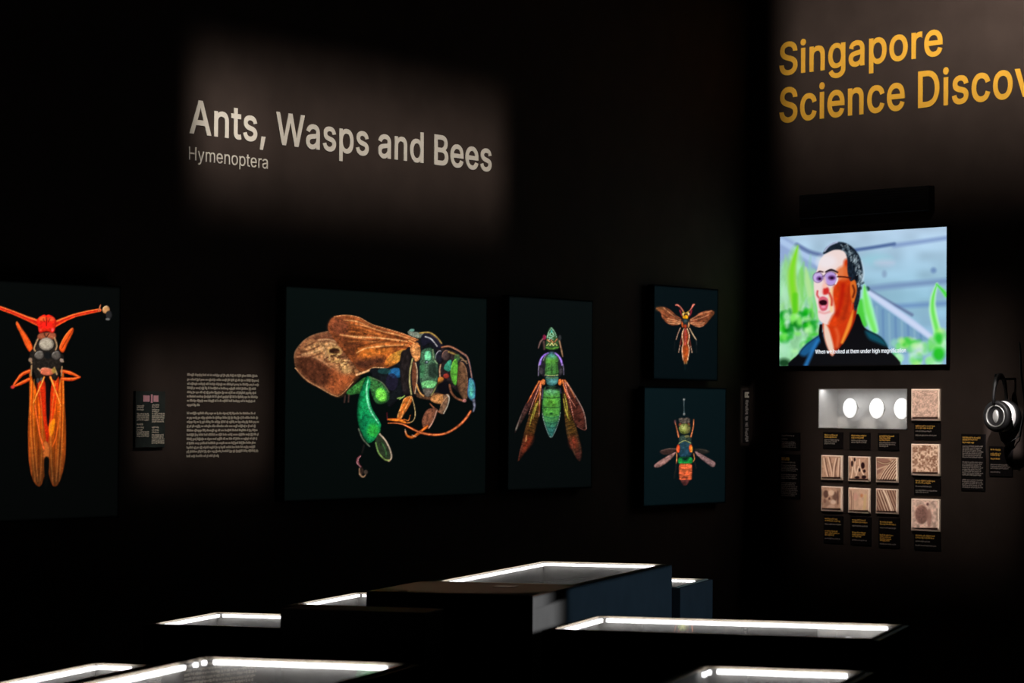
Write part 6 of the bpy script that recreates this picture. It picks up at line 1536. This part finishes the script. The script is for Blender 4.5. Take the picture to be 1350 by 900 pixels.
def case(label, s0, s1, t0, t1, top, well=None, left=(0.03, 0.02), back=(0.03, 0.07), dots=0, wall_t=0.022, deep=0.11, side=M_CASE, name='display_case'):
    """cabinet on the floor; footprint s0..s1 by t0..t1 in the cases' own grid; well = (s0,s1,t0,t1) of the lit
    opening; left/back = gaps before and after the light strips along the left and far side (None = no strip)"""
    root = empty(name, CA * s0 + CB * t0, -A_C)
    tag(root, label, 'case', 'lit display cases across the hall floor' if well else None)
    W, D = s1 - s0, t1 - t0
    if not well:
        MB().box(0, W, 0, D, 0.06, top).build('body', M_CASE, root, bevel=0.003)
        MB().box(0.03, W - 0.03, 0.03, D - 0.03, 0, 0.06).build('plinth', M_BLACK, root)
        return root
    a0, a1, b0, b1 = well[0] - s0, well[1] - s0, well[2] - t0, well[3] - t0
    mb = MB()
    zt = top - 0.004
    mb.box(0, W, 0, D, 0.06, top - deep - 0.02)
    for q in ((0, a0, 0, D), (a1, W, 0, D), (a0, a1, 0, b0), (a0, a1, b1, D)):
        if q[1] - q[0] > 1e-4 and q[3] - q[2] > 1e-4:
            mb.box(q[0], q[1], q[2], q[3], top - deep - 0.02, zt)
    mb.build('body', side, root)
    MB().box(0.03, W - 0.03, 0.03, D - 0.03, 0, 0.06).build('plinth', M_BLACK, root)
    t = 0.004
    z0 = top - deep - 0.02
    mb = MB()
    mb.box(a0, a1, b0, b1, z0, z0 + t)
    for q in ((a0, a0 + t, b0, b1), (a1 - t, a1, b0, b1), (a0, a1, b0, b0 + t), (a0, a1, b1 - t, b1)):
        mb.box(q[0], q[1], q[2], q[3], z0, zt)
    mb.build('lining', M_WELL, root)
    # thin rim round the glass
    mb = MB()
    r = 0.005
    for q in ((a0 - r, a0 + r, b0 - r, b1 + r), (a1 - r, a1 + r, b0 - r, b1 + r), (a0 + r, a1 - r, b0 - r, b0 + r), (a0 + r, a1 - r, b1 - r, b1 + r)):
        mb.box(q[0], q[1], q[2], q[3], zt, top)
    mb.build('rim', M_RIM, root)
    h = 0.010
    zl = zt - 0.002
    d_ = 0.012
    if left:
        MB().box(a0 + d_, a0 + d_ + 0.008, b0 + left[0], b1 - left[1], zl - h, zl).build('light_strip', M_LED, root)
    if back:
        MB().box(a0 + back[0], a1 - back[1], b1 - d_ - 0.008, b1 - d_, zl - h, zl).build('light_strip', M_LED, root)
    for i in range(dots):
        MB().box(a0 + d_, a0 + d_ + 0.008, b1 - 0.05 - i * 0.055, b1 - 0.038 - i * 0.055, zl - h, zl).build('light_dot', M_LED, root)
    me = bpy.data.meshes.new('glass')                                # one thin pane, face up
    me.from_pydata([(a0, b0, zt + 0.002), (a1, b0, zt + 0.002), (a1, b1, zt + 0.002), (a0, b1, zt + 0.002)], [], [(0, 1, 2, 3)])
    link('glass', me, M_GLASS, root)
    return root


HI, LO = 0.98, 0.84
kk = (CAM_H - LO) / (CAM_H - HI)


def std(s0, s1, t0, t1, w=0.022):
    return (s0 + w, s1 - w, t0 + w, t1 - w)


A_ = case('long case with a brown deck and name plate before its lit glass',
          -3.105, -2.53, 8.97, 10.99, HI, (-3.05, -2.552, 9.57, 10.95), left=(0.06, 0.02), back=(0.02, 0.035), side=M_CASE_SIDE)
MB().box(0, 0.575, 0.0, 0.585, HI - 0.006, HI).build('deck', M_DECK, A_, bevel=0.002)
MB().box(0.33, 0.40, 0.36, 0.43, HI, HI + 0.002).build('name_plate', M_NAME, A_)
MB().box(0, 0.575, -0.003, 0.0, 0.06, HI - 0.006).build('front_panel', M_CASE, A_)
case('low case half hidden behind the right side of the long brown-decked case', -2.17 * kk - 0.55, -2.172 * kk, 10.07 * kk - 0.62, 10.075 * kk + 0.02, LO,
     std(-2.17 * kk - 0.55, -2.172 * kk, 10.07 * kk - 0.62, 10.075 * kk + 0.02), back=(0.05, 0.05), side=M_CASE_SIDE)
case('small low case with a short lit corner, left of the brown-decked case', -3.13 * kk, -2.72 * kk, 8.28 * kk, 8.91 * kk, LO, std(-3.13 * kk, -2.72 * kk, 8.28 * kk, 8.91 * kk), left=(0.11, 0.02))
case('low lit case on the left in the middle distance', -3.22 * kk, -2.76 * kk, 7.39 * kk, 7.91 * kk, LO, std(-3.22 * kk, -2.76 * kk, 7.39 * kk, 7.91 * kk), left=(0.06, 0.02))
case('unlit black block in front of the brown-decked case', -3.08, -2.62, 8.10, 8.29, HI, name='black_block')
case('wide lit case in the right foreground with a long white light strip', -2.125, -1.185, 7.63, 8.19, HI, std(-2.125, -1.185, 7.63, 8.19), back=(0.03, 0.035))
case('large lit case at the bottom left with two light dots near its corner', -2.69, -2.12, 5.55, 6.52, HI, std(-2.69, -2.12, 5.55, 6.52, 0.025), left=(0.03, 0.17), back=(0.03, 0.045), dots=2)
case('narrow lit case cut off by the bottom left corner of the view', -2.86 * kk, -2.69 * kk, 5.6 * kk, 6.26 * kk, LO, std(-2.86 * kk, -2.69 * kk, 5.6 * kk, 6.26 * kk, 0.018), back=(0.02, 0.05))
case('lit case cut off by the bottom edge of the view at right', -1.475, -1.055, 5.9, 6.71, HI, std(-1.475, -1.055, 5.9, 6.71), left=None, back=(0.03, 0.035), dots=2)
